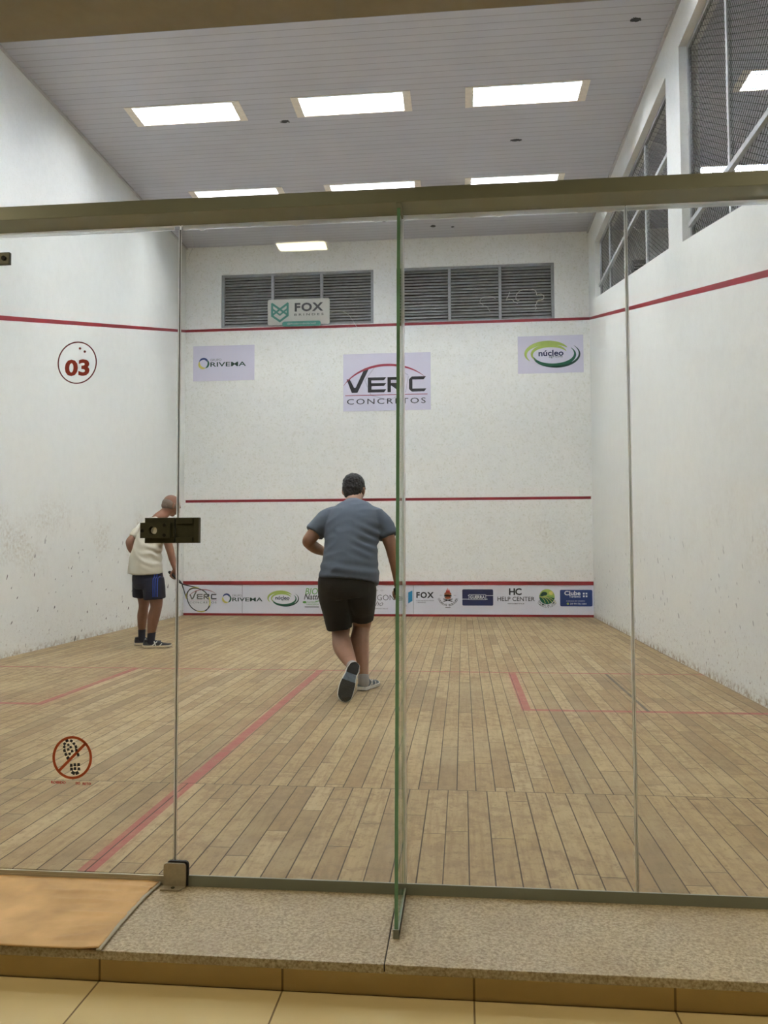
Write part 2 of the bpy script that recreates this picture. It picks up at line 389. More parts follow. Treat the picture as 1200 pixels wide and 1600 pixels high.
def tube(bm, pts, rad, side=(1, 0, 0), seg=18, sub=4, cap=True, mi=0, closed=False):
    """smooth tube through pts; rad: r or (ra along side, rb) per point"""
    rad = [(r, r) if not isinstance(r, (tuple, list)) else r for r in (rad if isinstance(rad, list) else [rad]*len(pts))]
    P = [list(p)+list(r) for p, r in zip(pts, rad)]
    if sub > 1 and len(P) > 1 and not closed: P = catmull(P, sub)
    C = [V(p[:3]) for p in P]; R = [(max(p[3], 1e-4), max(p[4], 1e-4)) for p in P]; n = len(C)
    rings = []
    T = []
    for i in range(n):
        if closed: t = C[(i+1) % n]-C[i-1]
        else: t = C[min(i+1, n-1)]-C[max(i-1, 0)]
        T.append(t.normalized())
    seq = [(C[i], R[i], T[i]) for i in range(n)]
    if cap and not closed:
        def caps(c, r, t, s):
            res = []
            h = min(r)
            for a in (.35, .68, .92): res.append((c+t*s*h*a, (r[0]*math.sqrt(1-a*a), r[1]*math.sqrt(1-a*a)), t))
            return res
        seq = caps(C[0], R[0], T[0], -1)[::-1]+seq+caps(C[-1], R[-1], T[-1], 1)
    sd = V(side)
    for c, r, t in seq:
        s = sd-t*sd.dot(t)
        if s.length < 1e-4: s = t.orthogonal()
        s.normalize(); u = t.cross(s)
        rings.append([bm.verts.new(c+s*(math.cos(2*PI*k/seg)*r[0])+u*(math.sin(2*PI*k/seg)*r[1])) for k in range(seg)])
    m = len(rings)
    for i in range(m if closed else m-1):
        a, b = rings[i], rings[(i+1) % m]
        for k in range(seg):
            f = bm.faces.new((a[k], a[(k+1) % seg], b[(k+1) % seg], b[k])); f.material_index = mi
    if not closed:
        bm.faces.new(rings[0][::-1]).material_index = mi; bm.faces.new(rings[-1]).material_index = mi
    return bm
def ell(bm, c, r, rot=None, mi=0, seg=20):
    res = bmesh.ops.create_uvsphere(bm, u_segments=seg, v_segments=seg*2//3, radius=1)
    mt = Matrix.Translation(V(c)) @ (rot.to_4x4() if rot else Matrix.Identity(4)) @ Matrix.Diagonal((*r, 1))
    bmesh.ops.transform(bm, matrix=mt, verts=res['verts'])
    for v in res['verts']:
        for f in v.link_faces: f.material_index = mi
    return bm
def remesh(name, bm, m, voxel, smooth=6, parent=None, disp=None, **k):
    """fuse overlapping closed shapes into one continuous surface"""
    me = bpy.data.meshes.new('tmp'); bmesh.ops.recalc_face_normals(bm, faces=bm.faces[:]); bm.to_mesh(me); bm.free()
    o = bpy.data.objects.new('tmp', me); COL.objects.link(o)
    r = o.modifiers.new('r', 'REMESH'); r.mode = 'VOXEL'; r.voxel_size = voxel
    s = o.modifiers.new('s', 'SMOOTH'); s.iterations = smooth; s.factor = .5
    dg = bpy.context.evaluated_depsgraph_get(); dg.update()
    nm = bpy.data.meshes.new_from_object(o.evaluated_get(dg)); nm.name = name
    bpy.data.objects.remove(o); bpy.data.meshes.remove(me)
    if disp:
        ns = [v.normal.copy() for v in nm.vertices]
        for v, q in zip(nm.vertices, ns): v.co = v.co + q*disp(v.co, q)
    nm.materials.clear(); nm.materials.append(M[m])
    for p in nm.polygons: p.use_smooth = True
    return link(bpy.data.objects.new(name, nm), parent, **k)

# ------------------------------------------------------------ room shell
def struct(name, bm, m, parent=None, **k): return obj(name, bm, m, parent, kind='structure' if parent is None else None, **k)
T = .17                                   # wall thickness
AX = 6.57                                 # inner face of the neighbouring court starts here
LAMPX = (1.385, 3.26, 5.15); LAMPY = (1.76, 3.83, 5.90, 7.97)
LX, LY = .64, .19                          # lamp half sizes
bm = B(); box(bm, 0, 6.4, .006, 9.75, -.06, 0); struct('floor', bm, 'floor')
# front wall with two louvre openings
W1 = (.59, 3.06, 4.60, 5.468); W2 = (3.425, 5.875, 4.585, 5.472)
bm = B(); y0, y1 = 9.75, 9.95
box(bm, -.2, 6.57, y0, y1, -.06, 4.585); box(bm, -.2, .59, y0, y1, 4.585, CEIL+.1); box(bm, .59, 3.06, y0, y1, 4.585, 4.60)
box(bm, 3.06, 3.425, y0, y1, 4.585, CEIL+.1); box(bm, 5.875, 6.57, y0, y1, 4.585, CEIL+.1)
box(bm, .59, 3.06, y0, y1, 5.468, CEIL+.1); box(bm, 3.425, 5.875, y0, y1, 5.472, CEIL+.1)
struct('wall_front', bm, 'wall_front')
bm = B(); box(bm, -.2, 0, -.1, 9.75, -.06, CEIL+.1); struct('wall_left', bm, 'wall_left')
# right wall: two large openings with sloping sills
def s1(y): return 3.767+.2193*(y-4.644)
def s2(y): return 3.882+.2023*(y-5.10)
TOPZ = 5.55
O1 = (.45, 4.635); O2 = (5.10, 9.18)
bm = B()
prism_yz(bm, [(-.1, -.06), (9.75, -.06), (9.75, s2(O2[1])), (O2[1], s2(O2[1])), (O2[0], s2(O2[0])), (O1[1], s2(O2[0])), (O1[1], s1(O1[1])), (O1[0], s1(O1[0])), (-.1, s1(O1[0]))], 6.4, AX)
box(bm, 6.4, AX, -.1, O1[0], s1(O1[0]), CEIL+.1); box(bm, 6.4, AX, O1[1], O2[0], s2(O2[0]), CEIL+.1); box(bm, 6.4, AX, O2[1], 9.75, s2(O2[1]), CEIL+.1)
box(bm, 6.4, AX, O1[0], O1[1], TOPZ, CEIL+.1); box(bm, 6.4, AX, O2[0], O2[1], TOPZ, CEIL+.1)
struct('wall_right', bm, 'wall_right')
# back wall above the glass (its underside meets the corridor ceiling)
bm = B(); box(bm, -.2, 6.57, -.16, -.002, 2.83, CEIL+.1); struct('wall_back', bm, 'wall_plain')
# ceiling with openings for the lamps
def ceiling(name, x0, x1, ox, rows):
    bm = B()
    ys = [-.1]
    for ly in rows: ys += [ly-LY, ly+LY]
    ys.append(9.76)
    for i in range(0, len(ys), 2): box(bm, x0, x1, ys[i], ys[i+1], CEIL, CEIL+.02)
    for ly in rows:
        xs = [x0]
        for lx in LAMPX: xs += [ox+lx-LX, ox+lx+LX]
        xs.append(x1)
        for i in range(0, len(xs), 2): box(bm, xs[i], xs[i+1], ly-LY, ly+LY, CEIL, CEIL+.02)
    struct(name, bm, 'ceiling')
ceiling('ceiling', 0, 6.4, 0, LAMPY)
ceiling('ceiling_neighbour', AX, 13.0, 6.6, LAMPY)
bm = B(); box(bm, 0, .025, 0, 9.75, CEIL-.03, CEIL-.001); box(bm, 6.375, 6.4, 0, 9.75, CEIL-.03, CEIL-.001); struct('trim_1', bm, 'trim')
# neighbouring court shell
bm = B(); box(bm, AX, 13.0, 9.75, 9.95, 0, 4.59); box(bm, AX, 7.04, 9.75, 9.95, 4.59, CEIL+.1); box(bm, 9.6, 13.0, 9.75, 9.95, 4.59, CEIL+.1); box(bm, 7.04, 9.6, 9.75, 9.95, 5.465, CEIL+.1)
struct('wall_neighbour_front', bm, 'wall_plain')
bm = B(); box(bm, 13.0, 13.15, -.1, 9.95, 0, CEIL+.1); struct('wall_neighbour_right', bm, 'wall_plain')
bm = B(); box(bm, AX, 13.0, -.26, -.1, 0, CEIL+.1); struct('wall_neighbour_back', bm, 'wall_plain')
bm = B(); box(bm, AX, 13.0, -.1, 9.75, -.06, 0); struct('floor_neighbour', bm, 'floor')
# corridor in front of the glass
bm = B(); box(bm, -.2, 8.5, -4.6, -.39, -.17, -.122); struct('floor_corridor', bm, 'tile')
bm = B(); box(bm, -.2, 8.5, -4.6, .0, 2.80, 2.829); struct('ceiling_corridor', bm, 'soffit')
bm = B(); box(bm, -.2, 8.5, -4.75, -4.6, -.17, 2.83); struct('wall_corridor', bm, 'corridor_wall')
bm = B(); box(bm, -.35, -.2, -4.75, -.0, -.17, 2.83); box(bm, 8.5, 8.65, -4.75, 0, -.17, 2.83); box(bm, 6.57, 8.5, -.16, -.0, -.17, 2.8); struct('wall_corridor_side', bm, 'corridor_wall')
# step: riser tiles and two granite sill slabs
bm = B(); box(bm, 0, 6.4, -.40, -.39, -.17, -.053); struct('trim_2', bm, 'riser')
for i, (a, b_) in enumerate(((0.0, 4.2205), (4.2235, 6.4))):
    bm = B(); box(bm, a, b_, -.427, .006, -.052, -.028, bevel=.0025); struct('trim_%d' % (3+i), bm, 'granite')
bm = B(); box(bm, 4.2205, 4.2235, -.42, .004, -.05, -.031); struct('trim_5', bm, 'rubber')
# painted out-of-court, service and side lines on the walls
bm = B()
for x0, x1, z0, z1 in ((0.0, 6.4, 4.548, 4.590), (.026, 6.38, 1.790, 1.832)): box(bm, x0, x1, 9.7485, 9.7505, z0, z1)
for X, d in ((0, 1), (6.4, -1)):
    prism_yz(bm, [(9.75, 4.548), (9.75, 4.590), (.05, 2.165), (.05, 2.115)], X-.0005*d, X+.0015*d)
struct('trim_6', bm, 'lane_red')

# ------------------------------------------------------------ ceiling lamps
def make_lamp():
    t = empty('ceiling_lamp', (0, 0, 0), cat='ceiling light')
    bm = B()   # recessed housing: open below
    x, y, h = LX-.002, LY-.002, .12
    box(bm, -x, x, -y, -y+.006, 0.001, h); box(bm, -x, x, y-.006, y, 0.001, h); obj('housing', bm, 'reflector', t)
    bm = B(); box(bm, -x, -x+.006, -y+.006, y-.006, 0.001, h); obj('end_plate', bm, 'white', t)
    bm = B(); box(bm, x-.006, x, -y+.006, y-.006, .001, h); obj('end_plate', bm, 'white', t)
    bm = B(); box(bm, -x, x, -y, y, h, h+.006); obj('back_plate', bm, 'white', t)
    for yy in (-.12, -.06, 0, .06, .12):
        bm = B(); box(bm, -.56, .56, yy-.0015, yy+.0015, .009, .038); obj('louvre_blade', bm, 'white', t)
    for s in (-1, 1):
        bm = B(); a, b_ = sorted((s*(LX+.012), s*(LX-.075))); box(bm, a, b_, -LY-.006, LY+.006, -.008, 0.0, bevel=.003); obj('end_cap', bm, 'cap', t)
    bm = B()
    for s in (-1, 1):
        a, b_ = sorted((s*(LY+.006), s*(LY-.012))); box(bm, -LX+.075, LX-.075, a, b_, -.006, 0)
    obj('side_rail', bm, 'cap', t)
    for s in (-1, 1):
        bm = B(); tube(bm, [(-.545, s*.085, .085), (.545, s*.085, .085)], .017, side=(0, 1, 0), seg=10, sub=1); obj('fluorescent_tube', bm, 'tube', t, smooth=True)
    bm = B()
    for i in range(1, 29): xx = -.56+i*.0387; box(bm, xx-.0012, xx+.0012, -LY+.012, LY-.012, .002, .0045)
    for i in range(-4, 5): yy = i*.04; box(bm, -.56, .56, yy-.0012, yy+.0012, .0045, .007)
    obj('wire_guard', bm, 'guard', t)
    return t
def dup(root, loc, rotz=None, **k):
    r = root.copy(); COL.objects.link(r); r.location = loc
    if rotz is not None: r.rotation_euler = (0, 0, rotz)
    tag(r, **k)
    for ch in list(root.children):
        c = ch.copy(); COL.objects.link(c); c.parent = r; c.matrix_parent_inverse = ch.matrix_parent_inverse
        for g in list(ch.children):
            d = g.copy(); COL.objects.link(d); d.parent = c
    return r
lamp0 = make_lamp()
places = ('left', 'middle', 'right'); used = False
LROW = {5.90: 'in the upper row of the photo', 7.97: 'just above the bronze rail', 3.83: 'in the third row from the louvres', 1.76: 'in the fourth row from the louvres'}
for ly in LAMPY:
    for i, lx in enumerate(LAMPX):
        lab = 'recessed fluorescent ceiling light, %s one %s' % (places[i], LROW[ly])
        loc = (lx, ly, CEIL)
        if not used: lamp0.location = loc; tag(lamp0, lab, None, 'fluorescent lights in the court ceiling'); used = True
        else: dup(lamp0, loc, label=lab, cat='ceiling light', group='fluorescent lights in the court ceiling')
for ly, nm in ((5.90, 'upper'), (7.97, 'lower')):
    for i, lx in enumerate(LAMPX):
        dup(lamp0, (6.6+lx, ly, CEIL), label='%s ceiling light of the next court, %s from the mesh' % (nm, ('first', 'second', 'third')[i]), cat='ceiling light', group='lights of the neighbouring court')
# corridor lamps: the glass mirrors the nearest; the two others are added fill
def corridor_lamp(x, y, lab, m='warm_lamp'):
    t = empty('corridor_light', (x, y, 2.80), label=lab, cat='ceiling light', group='warm corridor lights')
    bm = B(); box(bm, -.15, .15, -.065, .065, -.03, 0, bevel=.004); obj('lamp_body', bm, 'cap', t)
    bm = B(); box(bm, -.137, .137, -.05, .05, -.036, -.0302, bevel=.002); obj('diffuser', bm, m, t)
corridor_lamp(3.535, -1.85, 'small warm corridor ceiling light mirrored in the glass above the louvres')
corridor_lamp(6.6, -1.3, 'added warm fill light on the corridor ceiling, right of the mirrored one', 'fill_lamp')
corridor_lamp(1.5, -1.3, 'added warm fill light on the corridor ceiling, left of the mirrored one', 'fill_lamp')

# ------------------------------------------------------------ louvre windows in the front wall
def louvre(name, x0, x1, z0, z1, bays, parentkind=True):
    t = empty(name, ((x0+x1)/2, 9.80, z0), kind='structure')
    def lo(bm, a, b_, c, d, e, f, **k): box(bm, a-(x0+x1)/2, b_-(x0+x1)/2, c-9.80, d-9.80, e-z0, f-z0, **k)
    F = .045
    bm = B(); lo(bm, x0, x0+F, 9.775, 9.84, z0, z1); lo(bm, x1-F, x1, 9.775, 9.84, z0, z1); lo(bm, x0+F, x1-F, 9.775, 9.84, z0, z0+.03); lo(bm, x0+F, x1-F, 9.775, 9.84, z1-.04, z1)
    obj('window_frame', bm, 'grey_frame', t)
    edges = [x0+F]+[x0+F+(x1-x0-2*F)*k/bays for k in range(1, bays)]+[x1-F]
    for e in edges[1:-1]:
        bm = B(); lo(bm, e-.022, e+.022, 9.77, 9.838, z0+.03, z1-.04); obj('mullion', bm, 'grey_frame', t)
    for k in range(bays):
        a, b_ = edges[k]+(.022 if k else 0), edges[k+1]-(.022 if k < bays-1 else 0)
        bm = B(); nn = 17; pitch = (z1-z0-.07)/nn
        for i in range(nn):
            zz = z0+.03+pitch*(i+.5)
            th = random.uniform(-.003, .003)
            prism(bm, [(9.785, zz-pitch*.46+th), (9.789, zz-pitch*.46-.003+th), (9.833, zz+pitch*.40), (9.829, zz+pitch*.40+.004)],
                  lambda p, q, a=a, b_=b_: ((a+.003, b_-.003)[q]-(x0+x1)/2, p[0]-9.80, p[1]-z0))
        obj('louvre_panel', bm, 'slat', t)
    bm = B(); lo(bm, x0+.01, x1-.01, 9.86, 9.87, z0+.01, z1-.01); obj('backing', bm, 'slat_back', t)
louvre('window_1', *W1, 3); louvre('window_2', *W2, 3); louvre('window_3', 7.04, 9.6, 4.59, 5.465, 3)

# ------------------------------------------------------------ wire mesh openings in the right wall
def mesh_window(name, ya, yb, sill, rail, posts):
    yc = (ya+yb)/2; zc = sill(yc); X0, X1 = 6.470, 6.500
    t = empty(name, (6.485, yc, zc), kind='structure')
    def L(p): return (p[0]-6.485, p[1]-yc, p[2]-zc)
    F = .045
    bm = B()
    def quad(pts, x0=X0, x1=X1): prism(bm, pts, lambda p, k: L(((x0, x1)[k], p[0], p[1])))
    quad([(ya, sill(ya)), (yb, sill(yb)), (yb, sill(yb)+F), (ya, sill(ya)+F)])
    quad([(ya, TOPZ-F), (yb, TOPZ-F), (yb, TOPZ), (ya, TOPZ)])
    quad([(ya, sill(ya)+F), (ya+F, sill(ya+F)+F), (ya+F, TOPZ-F), (ya, TOPZ-F)])
    quad([(yb-F, sill(yb-F)+F), (yb, sill(yb)+F), (yb, TOPZ-F), (yb-F, TOPZ-F)])
    obj('window_frame', bm, 'grey_frame', t)
    for p in posts:
        bm = B(); prism(bm, [(p-.02, sill(p)+F*.7), (p+.02, sill(p)+F*.8), (p+.02, TOPZ-F), (p-.02, TOPZ-F)], lambda q, k: L(((6.474, 6.510)[k], q[0], q[1]))); obj('post', bm, 'pale_frame', t)
    bm = B(); prism(bm, [(ya+F, rail-.022), (yb-F, rail-.022), (yb-F, rail+.022), (ya+F, rail+.022)], lambda q, k: L(((6.440, 6.476)[k], q[0], q[1]))); obj('rail', bm, 'pale_frame', t)
    # diagonal wires, clipped to the sloping opening
    bm = B(); s = .052; r = .0016
    def clip(y, z): return ya+.02 < y < yb-.02 and sill(y)+.02 < z < TOPZ-.02
    for sg in (1, -1):
        k = -140
        while k < 260:
            # line z = zb + sg*(y-ya)*.62
            zb = sill(ya)-3+k*s; k += 1
            y = ya; st = None; last = None
            while y <= yb+1e-6:
                z = zb+sg*(y-ya)*.62
                if clip(y, z):
                    if st is None: st = (y, z)
                    last = (y, z)
                elif st is not None: break
                y += .02
            if st and last and last[0]-st[0] > .03:
                a, b_ = V((6.489+.002*sg, *st)), V((6.489+.002*sg, *last)); d = (b_-a).normalized(); u = d.cross(V((1, 0, 0)))
                vs = [bm.verts.new(L(c+o)) for c in (a, b_) for o in (u*r+V((r, 0, 0)), u*r-V((r, 0, 0)), -u*r-V((r, 0, 0)), -u*r+V((r, 0, 0)))]
                for q in ((0, 1, 5, 4), (1, 2, 6, 5), (2, 3, 7, 6), (3, 0, 4, 7)): bm.faces.new([vs[i] for i in q])
    obj('wire_mesh', bm, 'wire', t)
mesh_window('window_4', O1[0], O1[1], s1, 3.895, (3.617, 2.4, 1.3))
mesh_window('window_5', O2[0], O2[1], s2, 4.875, (8.46, 6.32, 7.4))

# ------------------------------------------------------------ glass partition
ZB, ZT = 0.0, 2.125
def pane(x0, x1, z0=ZB, z1=ZT):
    bm = B(); box(bm, x0, x1, -.005, .005, z0, z1)
    bm.faces.ensure_lookup_table()
    for f in bm.faces:
        nx = f.normal if f.normal.length else None
        f.normal_update()
        if abs(f.normal.y) < .5: f.material_index = 1
    return bm
def panel(name, x0, x1, edge='joint_edge', z0=ZB): return struct(name, pane(x0, x1, z0), ['glass', edge])
door = panel('door_1', 2.62, 3.5035, z0=-.012)
wa = panel('window_6', 3.5070, 4.2335); wb = panel('window_7', 4.2495, 4.9500); wc = panel('window_8', 4.9535, 5.68); wd = panel('window_9', 5.6835, 6.398); we = panel('window_10', .002, 2.612)
# rubber sweep on the door's closing edge, silicone in the other joints
bm = B(); box(bm, 3.5037, 3.5060, -.005, .005, 0, 2.11); obj('door_seal', bm, 'rubber', door)
bm = B(); box(bm, 3.5000, 3.5034, -.0062, -.0051, 0, 2.11); obj('polished_edge', bm, 'silicone', door)
bm = B(); box(bm, 3.5071, 3.5100, -.0062, -.0051, 0, 2.11); obj('polished_edge', bm, 'silicone', wa)
for x, p in ((4.9518, wb), (5.6818, wc)):
    bm = B(); box(bm, x-.0044, x-.0008, -.0064, .0064, 0, 2.12); obj('silicone_joint', bm, 'silicone', p)
    bm = B(); box(bm, x+.0008, x+.0042, -.0064, .0064, 0, 2.12); obj('silicone_joint', bm, 'silicone', p)
    bm = B(); box(bm, x-.0006, x+.0006, -.0048, .0048, 0, 2.12); obj('dark_joint', bm, 'rubber', p)
def ragged(bm, x0, x1, z0, zmean, amp, n, yy=-.0058):
    top = [(x0+(x1-x0)*i/n, z0) for i in range(n+1)]
    bot = [(x0+(x1-x0)*i/n, zmean-amp*max(0, noise.noise(V((x0*3+i*.37, 2.2, 0)))*2)-amp*.3*random.random()) for i in range(n+1)]
    for i in range(n): prism_xz(bm, [top[i], top[i+1], bot[i+1], bot[i]], yy, yy+.001)
for p, a, b_ in ((wa, 3.515, 4.232), (wb, 4.253, 4.948), (wc, 4.956, 5.68), (wd, 5.686, 6.39), (door, 2.64, 3.48)):
    bm = B(); k = .0 if p is door or p in (wc, wd) else 1
    ragged(bm, a, b_, 2.124, 2.113 if k else 2.118, .007 if k else .001, 60, -.0066); box(bm, a, b_, .0055, .0105, 2.114, 2.1255); obj('silicone_bead', bm, 'silicone', p)
# the upright fin, wide at the foot and narrow at the top, in its small metal shoes
bm = B()
fin = [(-.2850, -.012), (-.0065, -.012), (-.0065, 2.122), (-.092, 2.122)]
prism_yz(bm, fin, 4.2365, 4.2465)
for f in bm.faces:
    f.normal_update()
    if abs(f.normal.x) < .5: f.material_index = 1
fo = obj('glass_fin', bm, ['glass', 'glass_edge'], None, label='tall narrow glass fin with green edge standing square to the partition on the sill', cat='glass fin')
bm = B(); box(bm, 4.2335, 4.2365, -.288, -.006, -.028, -.006); box(bm, 4.2465, 4.2495, -.288, -.006, -.028, -.006); box(bm, 4.2335, 4.2495, -.288, -.006, -.028, -.0125); box(bm, 4.2335, 4.2495, -.291, -.287, -.028, -.004)
obj('bottom_channel', bm, 'bronze', fo)
bm = B(); box(bm, 4.2315, 4.2355, -.0052, .0052, -.01, 2.12); box(bm, 4.2475, 4.2515, -.0052, .0052, -.01, 2.12); box(bm, 4.2355, 4.2475, -.006, -.002, 0, 2.12); obj('silicone_joint', bm, 'silicone', fo)
bm = B(); box(bm, 4.2335, 4.2365, -.094, -.008, 2.112, 2.126); box(bm, 4.2465, 4.2495, -.094, -.008, 2.112, 2.126); box(bm, 4.234, 4.249, -.098, -.093, 2.112, 2.136); obj('top_clip', bm, 'bronze', fo)
# rail above the glass
t = empty('trim_7', (3.2, -.05, 2.126), kind='structure')
bm = B(); box(bm, -3.2, 3.2, -.054, .055, 0, .045, bevel=.003); obj('rail_profile', bm, 'bronze', t)
# channel along the foot of the fixed panes
bm = B(); box(bm, 3.553, 6.398, -.012, -.0055, -.028, .006); box(bm, 3.553, 6.398, -.0054, .005, -.028, -.0005); struct('trim_8', bm, 'bronze')

bm = B(); box(bm, .002, 3.470, -.004, .0055, -.0275, -.002); struct('trim_9', bm, 'piping')

# door fittings
t = empty('door_lock', (3.45, -.005, 1.107), label='dark olive metal glass door lock with a round keyhole', cat='lock')
def lb(bm, x0, x1, y0, y1, z0, z1, bev=.002): box(bm, x0-3.45, x1-3.45, y0+.005, y1+.005, z0-1.107, z1-1.107, bevel=bev)
bm = B(); lb(bm, 3.400, 3.500, -.022, -.006, 1.067, 1.150); obj('lock_body', bm, 'dark_bronze', t)
# front plate with a round hole: ring built as a polygon fan with a hole
def holed_plate(bm, x0, x1, z0, z1, hx, hz, hr, y0, y1):
    N_ = 32; outer = []
    for k in range(N_):
        a = 2*PI*k/N_; c, s = math.cos(a), math.sin(a)
        tx = (x1-hx if c > 0 else hx-x0)/max(abs(c), 1e-6); tz = (z1-hz if s > 0 else hz-z0)/max(abs(s), 1e-6)
        q = min(tx, tz); outer.append((hx+c*q, hz+s*q))
    for cx, cz in ((x0, z0), (x1, z0), (x0, z1), (x1, z1)):
        i = min(range(N_), key=lambda i: (outer[i][0]-cx)**2+(outer[i][1]-cz)**2); outer[i] = (cx, cz)
    inner = [(hx+hr*math.cos(2*PI*k/N_), hz+hr*math.sin(2*PI*k/N_)) for k in range(N_)]
    for k in range(N_):
        j = (k+1) % N_
        prism_xz(bm, [outer[k], outer[j], inner[j], inner[k]], y0, y1)
bm = B(); holed_plate(bm, 3.390-3.45, 3.489-3.45, 1.083-1.107, 1.133-1.107, 3.432-3.45, 1.108-1.107, .0145, -.030, -.0165); 
obj('face_plate', bm, 'dark_bronze', t)
bm = B(); tube(bm, [(3.4345-3.45, -.0225, .001), (3.4345-3.45, -.0165, .001)], .0112, side=(1, 0, 0), seg=24, sub=1, cap=False); obj('hole_view_disc', bm, 'white', t, smooth=False, label='pale disc standing in for the shirt seen through the lock hole')  # white disc added for the bright view through the open hole
for sx, sz in ((3.397, 1.107), (3.471, 1.125), (3.471, 1.0925)):
    bm = B(); tube(bm, [(sx-3.45, -.0315, sz-1.107), (sx-3.45, -.026, sz-1.107)], .0055, seg=16, sub=1, cap=False); obj('screw', bm, 'hole', t)
bm = B(); lb(bm, 3.4905, 3.4985, -.028, -.006, 1.088, 1.128, .001); obj('latch_bolt', bm, 'dark_bronze', t)
t2 = empty('strike_box', (3.55, -.005, 1.107), label='dark olive strike box on the fixed pane beside the door lock', cat='lock keeper')
def sb(bm, x0, x1, y0, y1, z0, z1, bev=.002): box(bm, x0-3.55, x1-3.55, y0+.005, y1+.005, z0-1.107, z1-1.107, bevel=bev)
bm = B(); sb(bm, 3.504, 3.583, -.020, -.006, 1.067, 1.150); obj('keeper_body', bm, 'dark_bronze', t2)
bm = B(); sb(bm, 3.5055, 3.562, -.026, -.0175, 1.130, 1.1485, .001); sb(bm, 3.5055, 3.560, -.026, -.0175, 1.069, 1.086, .001); sb(bm, 3.566, 3.5825, -.025, -.0175, 1.068, 1.149, .001); obj('keeper_lip', bm, 'dark_bronze', t2)
t3 = empty('patch_fitting', (2.88, -.005, 2.033), label='small dark metal patch fitting near the top left of the glass', cat='door fitting')
bm = B(); box(bm, -.10, .034, -.014, -.001, -.021, .021, bevel=.003); obj('fitting_plate', bm, 'dark_bronze', t3)
bm = B(); tube(bm, [(.014, -.0175, 0), (.014, -.012, 0)], .008, seg=16, sub=1, cap=False); obj('screw', bm, 'hole', t3)
# floor clamp holding the corner of the fixed pane
t4 = empty('glass_clamp', (3.512, -.02, -.028), label='brushed steel glass clamp on the sill at the foot of the door gap', cat='clamp')
def rr(x0, x1, z0, z1, r, corners=(1, 1, 1, 1), n=6):
    pts = []
    for (cx, cz, a0, on) in ((x1-r, z1-r, 0, corners[0]), (x0+r, z1-r, 90, corners[1]), (x0+r, z0+r, 180, corners[2]), (x1-r, z0+r, 270, corners[3])):
        if on: pts += [(cx+r*math.cos(math.radians(a0+90*k/n)), cz+r*math.sin(math.radians(a0+90*k/n))) for k in range(n+1)]
        else: pts.append((x1 if a0 in (0, 270) else x0, z1 if a0 in (0, 90) else z0))
    return pts
bm = B(); prism_xz(bm, rr(-.037, .035, 0.003, .074, .010, (1, 1, 0, 0)), -.004, .004); obj('front_plate', bm, 'steel', t4)
bm = B(); prism(bm, [(-.037, -.004), (.035, -.004), (.024, -.034), (-.037, -.034)], lambda p, k: (p[0], p[1], (0.0005, .005)[k])); obj('foot_plate', bm, 'steel', t4)
bm = B(); prism_xz(bm, rr(-.030, .041, 0.003, .079, .012, (1, 1, 0, 0)), .0045, .0145); obj('rubber_gasket', bm, 'rubber', t4)
bm = B(); tube(bm, [(0, -.02, .0045), (0, -.02, .007)], .006, seg=16, sub=1, cap=False); obj('screw', bm, 'dark_bronze', t4)

# scratches and putty marks on the glass
def polyline(bm, pts, r, y=-.0056):
    P = catmull([list(p) for p in pts], 4)
    tube(bm, [(p[0], y, p[1]) for p in P], [max(.0004, r*(.4+.9*abs(math.sin(i*.9)))) for i in range(len(P))], side=(0, 1, 0), seg=5, sub=1, cap=False)
for par, lines in ((wb, (([(4.545, 1.839), (4.53, 1.848), (4.509, 1.848), (4.496, 1.841), (4.494, 1.831), (4.503, 1.822), (4.517, 1.815), (4.521, 1.806), (4.527, 1.799)], .0006),
                         ([(4.588, 1.862), (4.584, 1.85), (4.576, 1.835), (4.585, 1.838), (4.594, 1.837), (4.603, 1.828), (4.613, 1.823)], .0010),
                         ([(4.618, 1.833), (4.609, 1.834), (4.608, 1.849), (4.621, 1.864), (4.642, 1.868), (4.663, 1.866), (4.672, 1.856), (4.672, 1.848), (4.684, 1.851), (4.694, 1.846), (4.692, 1.834), (4.675, 1.83), (4.672, 1.822), (4.667, 1.813), (4.672, 1.808), (4.667, 1.801)], .0011))),
                   (wa, (([(4.009, 1.813), (4.031, 1.818), (4.057, 1.814), (4.075, 1.799), (4.091, 1.773), (4.102, 1.757)], .0005),
                         ([(3.541, 2.094), (3.549, 2.071), (3.547, 2.045), (3.538, 2.026), (3.53, 2.0)], .0009)))):
    for pts, r in lines:
        bm = B(); polyline(bm, pts, r); obj('putty_mark', bm, 'smear', par)

